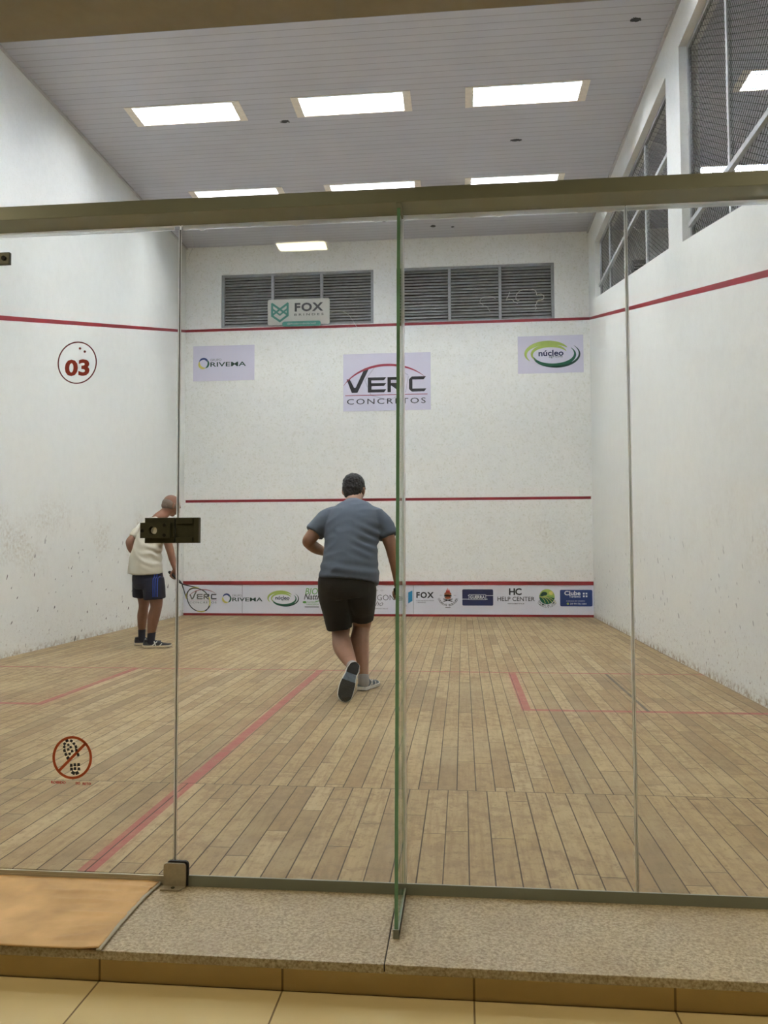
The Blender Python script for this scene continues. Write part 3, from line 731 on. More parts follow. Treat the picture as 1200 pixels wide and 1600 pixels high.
# ------------------------------------------------------------ printing helpers
def text_bm(bm, body, cx, cz, w_, h_, y, mi=0, bold=0.0, shear=0, space=1.0, depth=.0012, face='y'):
    cu = bpy.data.curves.new('t', 'FONT'); cu.body = body; cu.size = 1; cu.offset = bold; cu.shear = shear; cu.space_character = space; cu.resolution_u = 3
    cu.extrude = 0
    o = bpy.data.objects.new('t', cu); COL.objects.link(o)
    dg = bpy.context.evaluated_depsgraph_get(); dg.update()
    me = bpy.data.meshes.new_from_object(o.evaluated_get(dg)); bpy.data.objects.remove(o); bpy.data.curves.remove(cu)
    if not me.vertices: return bm
    xs = [v.co.x for v in me.vertices]; ys = [v.co.y for v in me.vertices]
    x0, x1, y0, y1 = min(xs), max(xs), min(ys), max(ys); sx = w_/(x1-x0); sz = h_/(y1-y0)
    vs = [bm.verts.new((cx+(v.co.x-(x0+x1)/2)*sx, y, cz+(v.co.y-(y0+y1)/2)*sz)) for v in me.vertices]
    vb = [bm.verts.new((v.co.x, y+depth, v.co.z)) for v in vs]
    from collections import Counter
    cnt = Counter()
    for p in me.polygons:
        a = [vs[i] for i in p.vertices]
        try:
            f = bm.faces.new(a); f.material_index = mi
            f = bm.faces.new([vb[i] for i in p.vertices][::-1]); f.material_index = mi
        except ValueError: continue
        n = len(p.vertices)
        for k in range(n): cnt[tuple(sorted((p.vertices[k], p.vertices[(k+1) % n])))] += 1
    for (i, j), c in cnt.items():
        if c == 1:
            try: bm.faces.new((vs[i], vs[j], vb[j], vb[i])).material_index = mi
            except ValueError: pass
    bpy.data.meshes.remove(me)
    return bm
class Print:
    """flat marks on a board facing the camera side; local origin ox, oz; each material becomes one child"""
    def __init__(s, root, ox, oz, y, sc=1.0): s.root, s.ox, s.oz, s.y, s.sc, s.b, s.g = root, ox, oz, y, sc, {}, 0
    def bm(s, name, m):
        k = (name, m, s.g)
        if k not in s.b: s.b[k] = B()
        return s.b[k]
    def at(s, ox, oz, sc=1.0): s.ox, s.oz, s.sc = ox, oz, sc; s.g += 1; return s
    def poly(s, m, pts, name='emblem', lift=0):
        y = s.y-lift
        prism_xz(s.bm(name, m), [(s.ox+p[0]*s.sc, s.oz+p[1]*s.sc) for p in pts], y-.0012, y)
    def text(s, m, body, cx, cz, w_, h_, name='lettering', lift=0, **k):
        text_bm(s.bm(name, m), body, s.ox+cx*s.sc, s.oz+cz*s.sc, w_*s.sc, h_*s.sc, s.y-.0012-lift, **k)
    def band(s, m, cx, cz, rx, rz, a0, a1, w0, wfn=None, n=28, name='emblem', rot=0, lift=0):
        y = s.y-lift
        pts_o, pts_i = [], []
        for k in range(n+1):
            t = k/n; a = math.radians(a0+(a1-a0)*t); wv = w0*(wfn(t) if wfn else 1)
            for lst, q in ((pts_o, wv/2), (pts_i, -wv/2)):
                px, pz = (rx+q)*math.cos(a), (rz+q)*math.sin(a); c, sn = math.cos(rot), math.sin(rot)
                lst.append((s.ox+(cx+px*c-pz*sn)*s.sc, s.oz+(cz+px*sn+pz*c)*s.sc))
        for k in range(n): prism_xz(s.bm(name, m), [pts_o[k], pts_o[k+1], pts_i[k+1], pts_i[k]], y-.0012, y)
    def disc(s, m, cx, cz, r, rz=None, name='emblem', lift=0, a0=0, a1=360, n=32):
        s.poly(m, [(cx+r*math.cos(math.radians(a0+(a1-a0)*k/n)), cz+(rz or r)*math.sin(math.radians(a0+(a1-a0)*k/n))) for k in range(n if a1-a0 == 360 else n+1)], name, lift)
    def rect(s, m, x0, x1, z0, z1, name='emblem', lift=0, r=0):
        s.poly(m, rr(x0, x1, z0, z1, r) if r else [(x0, z0), (x1, z0), (x1, z1), (x0, z1)], name, lift)
    def arc_text(s, m, body, cx, cz, r, a0, a1, h_, name='lettering', up=False, wd=.7, lift=0):
        n = len(body)
        for i, ch in enumerate(body):
            if ch == ' ': continue
            a = math.radians(a0+(a1-a0)*(i+.5)/n)
            tmp = B(); text_bm(tmp, ch, 0, 0, h_*wd*s.sc, h_*s.sc, s.y-.0012-lift, bold=.01)
            ang = a+PI/2 if not up else a-PI/2
            R = Matrix.Rotation(-ang, 4, 'Y')
            bmesh.ops.transform(tmp, matrix=Matrix.Translation((s.ox+(cx+r*math.cos(a))*s.sc, 0, s.oz+(cz+r*math.sin(a))*s.sc)) @ R, verts=tmp.verts[:])
            me = bpy.data.meshes.new('t'); tmp.to_mesh(me); tmp.free(); s.bm(name, m).from_mesh(me); bpy.data.meshes.remove(me)
    def done(s):
        o = s.root.location
        for (name, m, g), bm in s.b.items():
            bmesh.ops.translate(bm, vec=(-o[0], -o[1], -o[2]), verts=bm.verts[:])
            obj(name, bm, m, s.root)
def taper(t): return max(.05, math.sin(PI*min(1, max(0, t))))**.8
def logo_verc(P, ox, oz, k):
    P.at(ox, oz, k)     # unit: full logo about 1.15 wide
    V_ = [(-.57, .16), (-.50, .16), (-.405, -.03), (-.37, -.03), (-.17, .40), (-.07, .40), (-.33, -.14), (-.455, -.14)]
    P.poly('ink', V_, 'lettering')
    E_ = [(-.115, .185), (.325, .185), (.275, .105), (-.04, .105), (-.04, .06), (.32, .06), (.27, -.01), (-.04, -.01), (-.04, -.055), (.325, -.055), (.275, -.135), (-.115, -.135)]
    E_ = [(-.115+ .0, .185), (.325-.01, .185), (.275, .125), (-.04, .125), (-.04, .055), (.315, .055), (.27, -.0), (-.04, -.0), (-.04, -.075), (.315, -.075), (.27, -.135), (-.115, -.135)]
    x0 = -.10
    def part(pts): P.poly('ink', pts, 'lettering')
    part([(x0, -.14), (x0+.075, -.14), (x0+.075, .19), (x0, .19)])
    for z1, z0 in ((.19, .125), (.062, .0), (-.075, -.14)): part([(x0+.075, z0), (.255, z0), (.305, z1), (x0+.075, z1)])
    x0 = .33
    part([(x0, -.14), (x0+.075, -.14), (x0+.075, .19), (x0, .19)])
    part([(x0+.075, .125), (.66, .125), (.70, .16), (.67, .19), (x0+.075, .19)]); part([(.62, .0), (.70, .04), (.70, .16), (.66, .125), (.62, .125)])
    part([(x0+.075, .0), (.62, .0), (.70, .04), (.62, .06), (x0+.075, .06)]); part([(.42, .0), (.52, .0), (.71, -.14), (.60, -.14)])
    x0 = .80
    part([(x0, -.08), (x0+.06, -.14), (x0+.075, -.08), (x0+.075, .13), (x0+.06, .19), (x0, .13)])
    part([(x0+.06, .125), (1.12, .125), (1.17, .19), (x0+.06, .19)]); part([(x0+.06, -.14), (1.13, -.14), (1.18, -.075), (x0+.06, -.075)])
    P.band('crimson', .33, -.38, 1.10, .84, 152, 42, .052, lambda t: taper(t*1.0)*(1 if t < .9 else 1), lift=.0002)
    P.rect('crimson', -.60, 1.20, -.205, -.190, lift=.0002)
    P.text('ink', 'CONCRETOS', .30, -.335, 1.72, .12, bold=.0, space=1.25)
def logo_rivema(P, ox, oz, k, dark='forest'):
    P.at(ox, oz, k)      # about 2.6 wide
    P.band('yellow', -1.05, 0, .24, .24, 150, 300, .13, taper); P.band('blue', -1.05, 0, .25, .25, 20, 165, .10, taper)
    P.band('green', -1.05, 0, .25, .25, -75, 50, .10, taper); P.band('blue', -1.05, 0, .20, .20, 20, 75, .04, taper)
    P.text('greyink', 'GRUPO', -.42, .17, .58, .13, bold=-.004)
    P.text(dark, 'RIVEMA', .23, -.06, 1.86, .23, bold=.012)
def logo_nucleo(P, ox, oz, k):
    P.at(ox, oz, k)      # about 2.0 wide
    ta = lambda t: max(.04, math.sin(PI*t**.8))**.7
    P.band('lime', -.12, .02, .86, .44, 30, 215, .16, ta, rot=.02); P.band('lime', -.06, .0, .68, .34, 20, 225, .13, ta)
    P.band('green', .12, -.02, .80, .42, -172, 35, .15, ta, rot=.02); P.band('forest', .17, -.0, .92, .50, -118, 40, .09, ta)
    P.text('navy', 'n\u00facleo', .0, .05, .96, .24, bold=.025); P.text('forest', 'agr\u00edcola', .18, -.10, .52, .12, bold=.0)
def poster(name, x0, x1, z0, z1, label, cat='poster', m='poster', y=9.75, th=.004, r=0, stand=0.0):
    cx, cz = (x0+x1)/2, (z0+z1)/2
    t = empty(name, (cx, y, cz), label=label, cat=cat)
    bm = B()
    pts = rr(x0-cx, x1-cx, z0-cz, z1-cz, r) if r else [(x0-cx, z0-cz), (x1-cx, z0-cz), (x1-cx, z1-cz), (x0-cx, z1-cz)]
    prism_xz(bm, pts, -th-stand, -.0003-stand); obj('sheet', bm, m, t)
    return t, Print(t, cx, cz, y-th-stand)
t, P = poster('poster', .135, 1.142, 3.745, 4.315, 'pale lilac poster with small globe emblem, left end of the front wall'); logo_rivema(P, .64, 4.03, .315); P.done()
t, P = poster('poster', 2.577, 3.956, 3.209, 4.117, 'largest pale poster, bold black letters under a crimson arc, mid front wall'); logo_verc(P, 3.04, 3.60, .72)
P.at(3.27, 3.66, 1)
for k in range(7):
    a = math.radians(20+k*51); a2 = math.radians(20+(k+1)*51)
    P.poly('lightgrey', [(.36*math.cos(a), .30*math.sin(a)), (.36*math.cos(a2), .30*math.sin(a2)), (.345*math.cos(a2), .285*math.sin(a2)), (.345*math.cos(a), .285*math.sin(a))], 'watermark', lift=-.0006)
P.done()
t, P = poster('poster', 5.304, 6.300, 3.738, 4.320, 'pale lilac poster with green oval swirls around navy lettering, near the right corner'); logo_nucleo(P, 5.81, 4.03, .395); P.done()
# sign in front of the left louvre
t, P = poster('sign_board', 1.362, 2.363, 4.612, 5.025, 'grey sign board with a teal fox emblem and bold black letters, before the left louvre', 'sign', 'sign', y=9.735, th=.012, r=.03)
P.at(1.56, 4.83, .30)
fx = [((-.42, .42), (0, .12), (.42, .42), (.42, -.22), (0, -.52), (-.42, -.22))]
def stroke(P, m, pts, wv, closed=True, name='emblem'):
    n = len(pts)
    for i in range(n if closed else n-1):
        a, b_ = V((*pts[i], 0)), V((*pts[(i+1) % n], 0)); d = (b_-a).normalized(); u = V((-d.y, d.x, 0))*wv/2; a = a-d*wv*.35; b_ = b_+d*wv*.35
        P.poly(m, [tuple((a+u)[:2]), tuple((b_+u)[:2]), tuple((b_-u)[:2]), tuple((a-u)[:2])], name)
stroke(P, 'teal', fx[0], .11)
stroke(P, 'teal', [(-.40, -.18), (0, .12), (.40, -.18)], .10, False); stroke(P, 'teal', [(-.38, .12), (0, -.18), (.38, .12)], .09, False)
P.at(2.03, 4.87, 1); P.text('ink', 'FOX', 0, .02, .46, .14, bold=.035, space=1.15)
P.text('ink', 'B R I N D E S', .0, -.10, .47, .035, bold=.01)
P.rect('teal', -.43, .19, -.285, -.205, 'pill', lift=.002, r=.035); P.text('sign', '@foxbrindesbrasil', -.12, -.245, .46, .035, bold=-.003, lift=.0035)
P.done()

# kick board under the red tin edge: long banner with sponsors
t, P = poster('banner', .012, 6.392, .036, .484, 'long low white banner of small coloured emblems along the foot of the front wall', 'banner', 'banner', th=.02)
P.at(0, 0)
for s_ in (.966, 3.668): P.at(0, 0).rect('greyink', s_-.003, s_+.003, .04, .48, 'seam')
logo_verc(P, .255, .29, .255)
logo_rivema(P, .99, .27, .262)
logo_nucleo(P, 1.612, .27, .235)
P.at(2.085, .27)
P.text('midgreen', 'BIO', -.01, .115, .20, .10, bold=.0, shear=.2); P.text('ink', 'Natti', -.01, .03, .24, .09, bold=.01, shear=.3)
P.band('midgreen', .05, .0, .12, .04, -90, 20, .012); P.text('midgreen', 'PLATINUM', .0, -.055, .16, .025); P.text('midgreen', 'THAINDESIGN', 0, -.09, .2, .025); P.rect('ink', -.12, .11, -.135, -.123)
P.disc('midgreen', -.12, -.055, .03, .018); P.disc('midgreen', .14, .10, .03, .02)
P.at(3.10, .27); P.text('ink', 'ALTEGON', .0, .02, .55, .085, bold=-.012); P.text('ink', 'filho', .0, -.07, .2, .08, bold=-.01, shear=.4); P.text('greyink', 'DE  E  O', .0, .13, .2, .016); P.text('greyink', 'M. V. TORRESCALLI', .0, -.15, .34, .018)
P.at(3.50, .25); P.text('ink', 'visual', 0, -.02, .1, .015); P.text('ink', 'brindes', .02, -.08, .08, .03, bold=.02)
P.at(3.62, .30); P.poly('cyan', [(-.03, -.10), (.035, -.06), (.035, .10), (-.03, .07)])
P.at(3.85, .33); P.text('ink', 'FOX', 0, 0, .27, .095, bold=.035, space=1.15); P.text('ink', 'COMUNICA\u00c7\u00c3O VISUAL', 0, -.085, .28, .02); P.text('ink', '| BRINDES', -.06, -.115, .14, .02)
P.at(4.20, .29)
P.poly('flame', [(-.035, .075), (-.02, .13), (-.01, .10), (0, .155), (.012, .105), (.024, .13), (.035, .075)]); P.disc('bun', 0, .055, .055, .035); P.rect('forest', -.058, .058, .028, .040); P.rect('ink', -.055, .055, .016, .028); P.rect('yellow', -.05, .05, .04, .047); P.disc('bun', 0, .0, .05, .02)
stroke(P, 'ink', [(-.065, -.055), (.065, -.02)], .014, False); stroke(P, 'ink', [(-.065, -.02), (.065, -.055)], .014, False)
P.arc_text('ink', 'CHURRAS BURGUER', 0, .03, .145, 195, 345, .034); P.rect('ink', -.125, -.09, .035, .039); P.rect('ink', .09, .125, .035, .039); P.rect('ink', -.04, .04, -.155, -.147)
P.at(4.655, .295)
P.rect('navy', -.235, .235, -.125, .125, r=.02); P.rect('white', -.235, .15, -.030, -.022, lift=.0012); P.rect('white', -.15, .235, .026, .034, lift=.0012)
P.rect('white', -.135, .125, -.035, .045, lift=.0013); P.rect('navy', -.129, .119, -.029, .039, lift=.0018); P.text('white', 'GUERRA', -.005, .005, .225, .05, bold=.02, lift=.003)
P.at(5.235, .29); P.text('ink', 'HC', -.01, .095, .19, .105, bold=.03, space=.9); P.text('ink', 'HELP CENTER', 0, -.015, .56, .065, bold=.006); P.text('ink', 'INFORM\u00c1TICA', 0, -.085, .25, .022, bold=.02, space=1.1)
P.at(5.70, .30)
P.disc('lime', 0, .01, .115); P.disc('green', 0, .01, .115, a0=170, a1=350, lift=.0004); P.disc('forest', -.04, .055, .045, .028, lift=.0008); P.disc('forest', -.07, .04, .03, .02, lift=.0009)
P.disc('yellow', .06, .065, .03, lift=.0003); P.rect('midgreen', .0, .10, .01, .02, lift=.0009)
for q in range(4): P.band('yellow', -.12+q*.02, -.14, .10+q*.035, .15, 90, 20, .006, lift=.0011)
P.arc_text('ink', 'SANTIFE DE CAMPO', 0, .01, .135, 205, 335, .026); P.arc_text('ink', 'ALIMENTOS E SABORES', 0, .01, .162, 212, 328, .017)
P.at(6.135, .29)
P.rect('blue', -.24, .24, -.125, .125, r=.02); P.text('white', 'Clube', -.055, .075, .24, .065, bold=.02, lift=.0013); P.text('white', 'Turismo', -.02, .025, .17, .035, bold=.01, lift=.0013)
for q in range(2):
    for s_ in range(2): P.rect('white', .10+q*.04, .125+q*.04, .015+s_*.04, .04+s_*.04, lift=.0013)
P.text('white', 'AGENCIA DE VIAGENS', -.01, -.045, .28, .016, lift=.0013, bold=-.01); P.text('white', '54 99176-1001', .03, -.085, .24, .026, lift=.0013); P.disc('lime', -.125, -.085, .017, lift=.0013)
P.done()
bm = B(); box(bm, .005, 6.396, 9.722, 9.7499, .484, .541, bevel=.004); obj('tin_edge', bm, 'tin_red', None, label='narrow red strip along the top of the low banner', cat='tin strip')
bm = B(); box(bm, .012, 6.392, 9.726, 9.7499, .001, .0355); struct('baseboard_front', bm, ['tin_red'])

# stickers on the glass door
t = empty('sticker', (3.153, -.0052, 1.672), label='round maroon sticker with the number 03 on the glass door', cat='sticker')
P = Print(t, 3.153, 1.672, -.0054)
P.band('maroon', 0, 0, .0665, .0695, 0, 360, .004, n=60, name='ring'); P.text('brick', '03', .0, -.017, .086, .056, name='numerals', bold=.035)
for a, b_ in ((.009, .048), (.026, .037)): P.disc('maroon', a, b_, .004, name='dot')
P.done()
t = empty('sticker', (3.156, -.0052, .367), label='round rust no shoes sticker with a black boot print low on the glass door', cat='sticker')
P = Print(t, 3.156, .367, -.0054)
P.band('orange', 0, 0, .0635, .0655, 0, 360, .0082, n=60, name='ring'); stroke(P, 'orange', [(-.043, -.042), (.043, .045)], .009, False, name='slash')
def blk(cx, cz, w_, h_, a): 
    c, s = math.cos(a), math.sin(a); P.poly('ink', [(cx+x*c-z*s, cz+x*s+z*c) for x, z in ((-w_*.62, -h_*.62), (w_*.62, -h_*.62), (w_*.5, h_*.62), (-w_*.5, h_*.62))], 'boot_print')
for cx, cz, a, w_ in ((-.019, .054, .3, .009), (-.004, .054, -.4, .008), (-.027, .044, .8, .008), (.005, .045, -.7, .007), (-.028, .034, 1.5, .007), (.012, .035, -1.3, .009), (-.027, .022, 1.9, .009), (.014, .024, -1.5, .008), (-.022, .010, 2.1, .009), (.020, .010, -1.3, .009),
                      (-.014, .041, .3, .006), (-.006, .034, .3, .007), (-.014, .026, .3, .007), (-.001, .021, .3, .007), (-.009, .012, .3, .007), (-.015, -.001, .7, .009)): blk(cx, cz, w_, .0065, a)
for cx, cz in ((-.003, -.025), (.009, -.023), (.022, -.022), (-.002, -.037), (.010, -.035), (.023, -.036)): blk(cx, cz, .0078, .0075, 0)
blk(.004, -.049, .011, .008, -.5); blk(.017, -.049, .010, .008, .5)
P.text('brick', 'ROIBIDO', -.046, -.081, .050, .0085, bold=.02); P.text('brick', 'DO', .021, -.082, .015, .008, bold=.02); P.text('brick', 'RETO', .051, -.083, .028, .008, bold=.02)
P.done()

# ------------------------------------------------------------ the mat on the sill
def doormat():
    t = empty('door_mat', (2.9, -.2, -.028), label='worn orange tan cloth mat with grey binding lying on the granite sill', cat='mat')
    nx, ny = 200, 80; x0, x1 = 2.1, 3.462; y0, y1 = -.432, .004
    bm = B(); g = {}
    def zz(x, y):
        q = noise.noise(V((x*5, y*12+x*3, 1.3)))*.5+noise.noise(V((x*11-y*9, y*22, 7)))*.35
        e = max(0, 1-abs(x-x1)/.25)
        r = .003+.0065*max(0, q)+.009*e*max(0, noise.noise(V((x*6+y*5, y*30-x*9, 4))))+.0008*noise.noise(V((x*22, y*60, 9)))
        for (a, b_, c) in ((3.30, -.16, 2.4), (3.36, -.24, 2.1), (3.25, -.10, 2.9), (3.38, -.06, 1.5)):
            d = (y-b_)-(x-a)*-.35-.05*math.sin((x-a)*c*3); r += .007*math.exp(-(d/.010)**2)*math.exp(-((x-a)/.10)**2)
        return r
    def edge(v): return x1+.006*math.sin(v*4.2)-.028*math.sin(PI*v)*.6-.008*(1-v)
    for i in range(nx+1):
        for j in range(ny+1):
            v = j/ny; u = i/nx; xe = edge(v); x = x0+(xe-x0)*u; y = y0+(y1-y0)*v+.003*math.sin(x*9)*(1-v)
            g[i, j] = bm.verts.new((x-2.9, y+.2, zz(x, y)+.001))
    for i in range(nx):
        for j in range(ny): bm.faces.new((g[i, j], g[i+1, j], g[i+1, j+1], g[i, j+1]))
    o = obj('mat_cloth', bm, 'mat_cloth', t, smooth=True)
    s = o.modifiers.new('s', 'SOLIDIFY'); s.thickness = .004; s.offset = -1
    bm = B()
    path = [(x0+(edge(1)-x0)*k/40, y1) for k in range(41)]+[(edge(1-k/24), y1+(y0-y1)*k/24) for k in range(1, 25)]
    tube(bm, [(x-2.9, y+.2, .0052+.001*noise.noise(V((x*20, y*20, 0)))) for x, y in path], [(.0075, .0036)]*len(path), side=(0, 0, 1) if False else (1, .001, 0), seg=8, sub=1)
    obj('binding', bm, 'piping', t, smooth=True)
doormat()
# PEOPLE
def unit(v): return V(v).normalized()
def grip_hand(bm, wrist, c, axis, out, s=1.0):
    """fist closed around a handle through c along axis; out = back of the hand"""
    t = unit(axis); o = V(out); o = (o-t*o.dot(t)).normalized(); p = o.cross(t)
    c = V(c)
    tube(bm, [V(wrist), V(wrist)*.45+(c+o*.026)*.55, c+o*.028, c+o*.026+p*.012], [(.026*s, .020*s), (.034*s, .019*s), (.041*s, .016*s), (.040*s, .013*s)], side=t, seg=16, sub=3)
    for i in range(4):
        q = c+t*((i-1.5)*.0205*s); r = (.0265, .0275, .0265, .024)[i]*s; fr = (.0086, .0092, .0088, .0078)[i]*s
        tube(bm, [q+r*(math.cos(a)*o+math.sin(a)*p) for a in [math.radians(k) for k in (5, 50, 95, 140, 185, 225)]], [fr*1.12, fr*1.1, fr, fr*.98, fr*.92, fr*.8], seg=10, sub=2)
    q = c-t*.034*s
    tube(bm, [V(wrist)*.4+q*.6+o*.012-p*.012, q+o*.016-p*.022, q+t*.012-p*.030-o*.004, q+t*.026-p*.024-o*.020], [.0145*s, .013*s, .0112*s, .0095*s], seg=10, sub=3)
def loose_hand(bm, wrist, d, nrm, s=1.0, thumb=1):
    """slightly curled hand; d = pointing direction, nrm = palm normal"""
    d = unit(d); n = V(nrm); n = (n-d*n.dot(d)).normalized(); sd = d.cross(n)*thumb; w0 = V(wrist)
    tube(bm, [w0-d*.01, w0+d*.03*s, w0+d*.075*s, w0+d*.092*s], [(.024*s, .019*s), (.034*s, .017*s), (.041*s, .014*s), (.038*s, .011*s)], side=sd, seg=16, sub=3)
    for i in range(4):
        k = w0+d*(.082-(abs(i-1.2)*.004))*s+sd*((1.5-i)*.0205*s); L = (.070, .080, .075, .058)[i]*s; fr = (.0088, .0092, .0088, .0076)[i]*s
        pts = [k]; a = .25+.07*i; cur = k
        for seg_, ang in ((.45, a), (.32, a+.55), (.25, a+1.0)):
            cur = cur+(d*math.cos(ang)+n*math.sin(ang))*L*seg_; pts.append(cur)
        tube(bm, pts, [fr*1.1, fr, fr*.94, fr*.78], seg=10, sub=3)
    k = w0+d*.028*s+sd*.026*s
    tube(bm, [k, k+(d*.6+sd*.7)*.030*s+n*.006, k+(d*.85+sd*.75)*.050*s+n*.014, k+(d*1.05+sd*.62)*.066*s+n*.022], [.0145*s, .0125*s, .0105*s, .0085*s], seg=10, sub=3)
def frame(yaw, pitch=0, roll=0):
    """local x = right, y = face forward, z = up; yaw about z (0 looks to +Y, positive turns right), pitch > 0 nods down"""
    return (Matrix.Rotation(-yaw, 3, 'Z') @ Matrix.Rotation(-pitch, 3, 'X') @ Matrix.Rotation(roll, 3, 'Y'))
def head(bm, c, R, s=1.0, jowl=1.0):
    c = V(c)
    def P_(x, y, z): return c+R @ V((x, y, z))*s
    def e(x, y, z, a, b_, d): ell(bm, P_(x, y, z), (a*s, b_*s, d*s), R)
    e(0, -.012, .030, .078, .096, .086); e(0, -.030, .008, .072, .076, .074); e(0, .030, .012, .068, .068, .070)
    e(0, .034, -.035, .058*jowl, .056, .058); e(0, .052, -.074, .034*jowl, .032, .028); e(0, .020, -.062, .054*jowl, .048, .036)
    e(0, .082, .028, .052, .018, .012)                                # brow
    tube(bm, [P_(0, .092, .018), P_(0, .106, -.008), P_(0, .112, -.022)], [.009*s, .012*s, .014*s], seg=10, sub=2)
    e(.014, .098, -.024, .010, .012, .008); e(-.014, .098, -.024, .010, .012, .008)
    e(0, .087, -.045, .024, .012, .0055); e(0, .085, -.055, .021, .012, .0065)  # lips
    for k in (-1, 1):
        e(k*.044, .068, -.018, .022, .022, .020)                      # cheeks
        e(k*.030, .080, .010, .0145, .010, .0085)                     # eyelids
        ang = Matrix.Rotation(k*.35, 3, 'Z')
        ell(bm, P_(k*.081, -.006, -.006), (.009*s, .019*s, .032*s), R @ ang); ell(bm, P_(k*.077, .002, -.028), (.008*s, .010*s, .012*s), R)
def eyes(root, c, R, s=1.0):
    c = V(c)
    for k in (-1, 1):
        bm = B(); ell(bm, c+R @ V((k*.030, .0845, .0085))*s, (.0105*s, .0075*s, .0055*s), R, seg=12)
        ell(bm, c+R @ V((k*.030, .0915, .0085))*s, (.0045*s, .0025*s, .0045*s), R, mi=1, seg=10)
        obj('eye', bm, ['eye', 'iris'], root, smooth=True)
def shoe(root, heel, toe, up, s=1.0, upper='shoe_grey', mid='midsole', worn=True, side=1, collar=True):
    """heel and toe are the ends of the sole bottom; up = direction from sole to ankle"""
    h, t = V(heel), V(toe); L = (t-h).length; x = (t-h)/L; z = V(up); z = (z-x*z.dot(x)).normalized(); y = z.cross(x)
    mt = Matrix((( *x, 0), (*y, 0), (*z, 0), (0, 0, 0, 1))).transposed(); mt.translation = h
    def W(u): return (.030+.014*min(1, u/.25) if u < .3 else .040+.012*math.sin(PI*min(1, (u-.3)/.75)) ) * (1 if u < .86 else math.sqrt(max(.05, 1-((u-.86)/.145)**2))) * (1 if u > .05 else math.sqrt(max(.2, u/.05)))*1.02
    def cy(u): return side*(.008*math.sin(PI*u)-.006*u)
    us = [0, .01, .03, .06, .12, .2, .3, .4, .5, .6, .7, .78, .84, .89, .93, .965, .99, 1.0]
    def slab(bm, z0f, z1f, grow, u0=0, u1=1):
        top, bot = [], []
        uu = [u for u in us if u0 <= u <= u1]
        ring = [(u, 1) for u in uu]+[(u, -1) for u in reversed(uu)]
        a = [bm.verts.new(mt @ V((L*u, cy(u)+k*(W(u)+grow), z0f(u)))) for u, k in ring]; b_ = [bm.verts.new(mt @ V((L*u, cy(u)+k*(W(u)+grow+.001), z1f(u)))) for u, k in ring]
        n = len(ring); bm.faces.new(a); bm.faces.new(b_[::-1])
        for i in range(n): bm.faces.new((a[i], b_[i], b_[(i+1) % n], a[(i+1) % n]))
    spring = lambda u: .014*max(0, (u-.78)/.22)**2+.004*max(0, (.08-u)/.08)
    so = empty('shoe'); so.parent = root
    bm = B(); slab(bm, lambda u: .004+spring(u), lambda u: .028-.006*u+spring(u), .002); obj('midsole', bm, mid, so)
    bm = B(); slab(bm, lambda u: spring(u), lambda u: .0045+spring(u), -.002, .46, 1.0); obj('outsole', bm, 'outsole', so)
    bm = B(); slab(bm, lambda u: spring(u), lambda u: .0045+spring(u), -.003, 0, .34); obj('outsole', bm, 'outsole', so)
    bm = B(); slab(bm, lambda u: .002+spring(u), lambda u: .0046+spring(u), -.006, .30, .50); obj('arch', bm, upper, so)
    bm = B()
    prof = [(.015, .052, .80), (.05, .070, .95), (.12, .078, .93), (.22, .082, .92), (.32, .080, .92), (.42, .074, .92), (.52, .062, .93), (.62, .052, .95), (.72, .043, .95), (.82, .037, .95), (.9, .032, .93), (.96, .026, .86), (.99, .018, .6)]
    rings = []
    for u, hgt, wf in prof:
        zb = .020+spring(u); zt = zb+hgt-.012; ww = W(u)*wf; n = 14
        r = [bm.verts.new(mt @ V((L*u, cy(u)+ww*math.cos(a)*(1-.25*max(0, math.sin(a))**2*(1 if u > .4 else .8)), zb+(zt-zb)*max(0, math.sin(a))**.75))) for a in [PI*k/(n-1) for k in range(n)]]
        rings.append(r)
    for a, b_ in zip(rings, rings[1:]):
        for k in range(len(a)-1): bm.faces.new((a[k], a[k+1], b_[k+1], b_[k]))
    for r in rings: bm.faces.new((r[0], r[-1], *[])) if False else None
    bm.faces.new(rings[0]); bm.faces.new(rings[-1][::-1])
    tube(bm, [mt @ V((L*.20, cy(.2), .070)), mt @ V((L*.19, cy(.2), .092))], [(.052, .034), (.046, .031)], side=x, seg=18, sub=2, cap=False)
    obj('upper', bm, upper, so, smooth=True)
    bm = B()
    for k in (-1, 1):
        for (u0, u1, za, zb_) in ((.34, .50, .026, .066), (.46, .40, .026, .070), (.60, .66, .028, .046)):
            p0 = mt @ V((L*u0, cy(u0)+k*(W(u0)*.93+.0015), za)); p1 = mt @ V((L*u1, cy(u1)+k*(W(u1)*.80), zb_))
            pm = (p0+p1)/2+y*k*.006
            tube(bm, [p0, pm, p1], [(.005, .003)]*3, side=x, seg=8, sub=2)
    obj('side_stripe', bm, 'shoe_white', so, smooth=True)
    bm = B()
    for q in range(5):
        u = .36+q*.055; zz = .075-.013*q+spring(u)
        tube(bm, [mt @ V((L*u, cy(u)-.020, zz-.006)), mt @ V((L*(u+.01), cy(u), zz+.002)), mt @ V((L*u, cy(u)+.020, zz-.006))], .0028, seg=6, sub=2)
    obj('laces', bm, 'shoe_white' if upper == 'shoe_grey' else 'rubber', so, smooth=True)
    return so
def folds(scale, amp, stretch=(1, 1, 1), seed=0, fine=.25):
    def f(co, n):
        p = V((co.x*stretch[0], co.y*stretch[1], co.z*stretch[2]))*scale
        a = noise.noise(p+V((seed, 0, 0))); b_ = noise.noise(p*2.3+V((0, seed, 0)))
        return amp*((1-abs(a)*2)*.7+b_*fine)
    return f
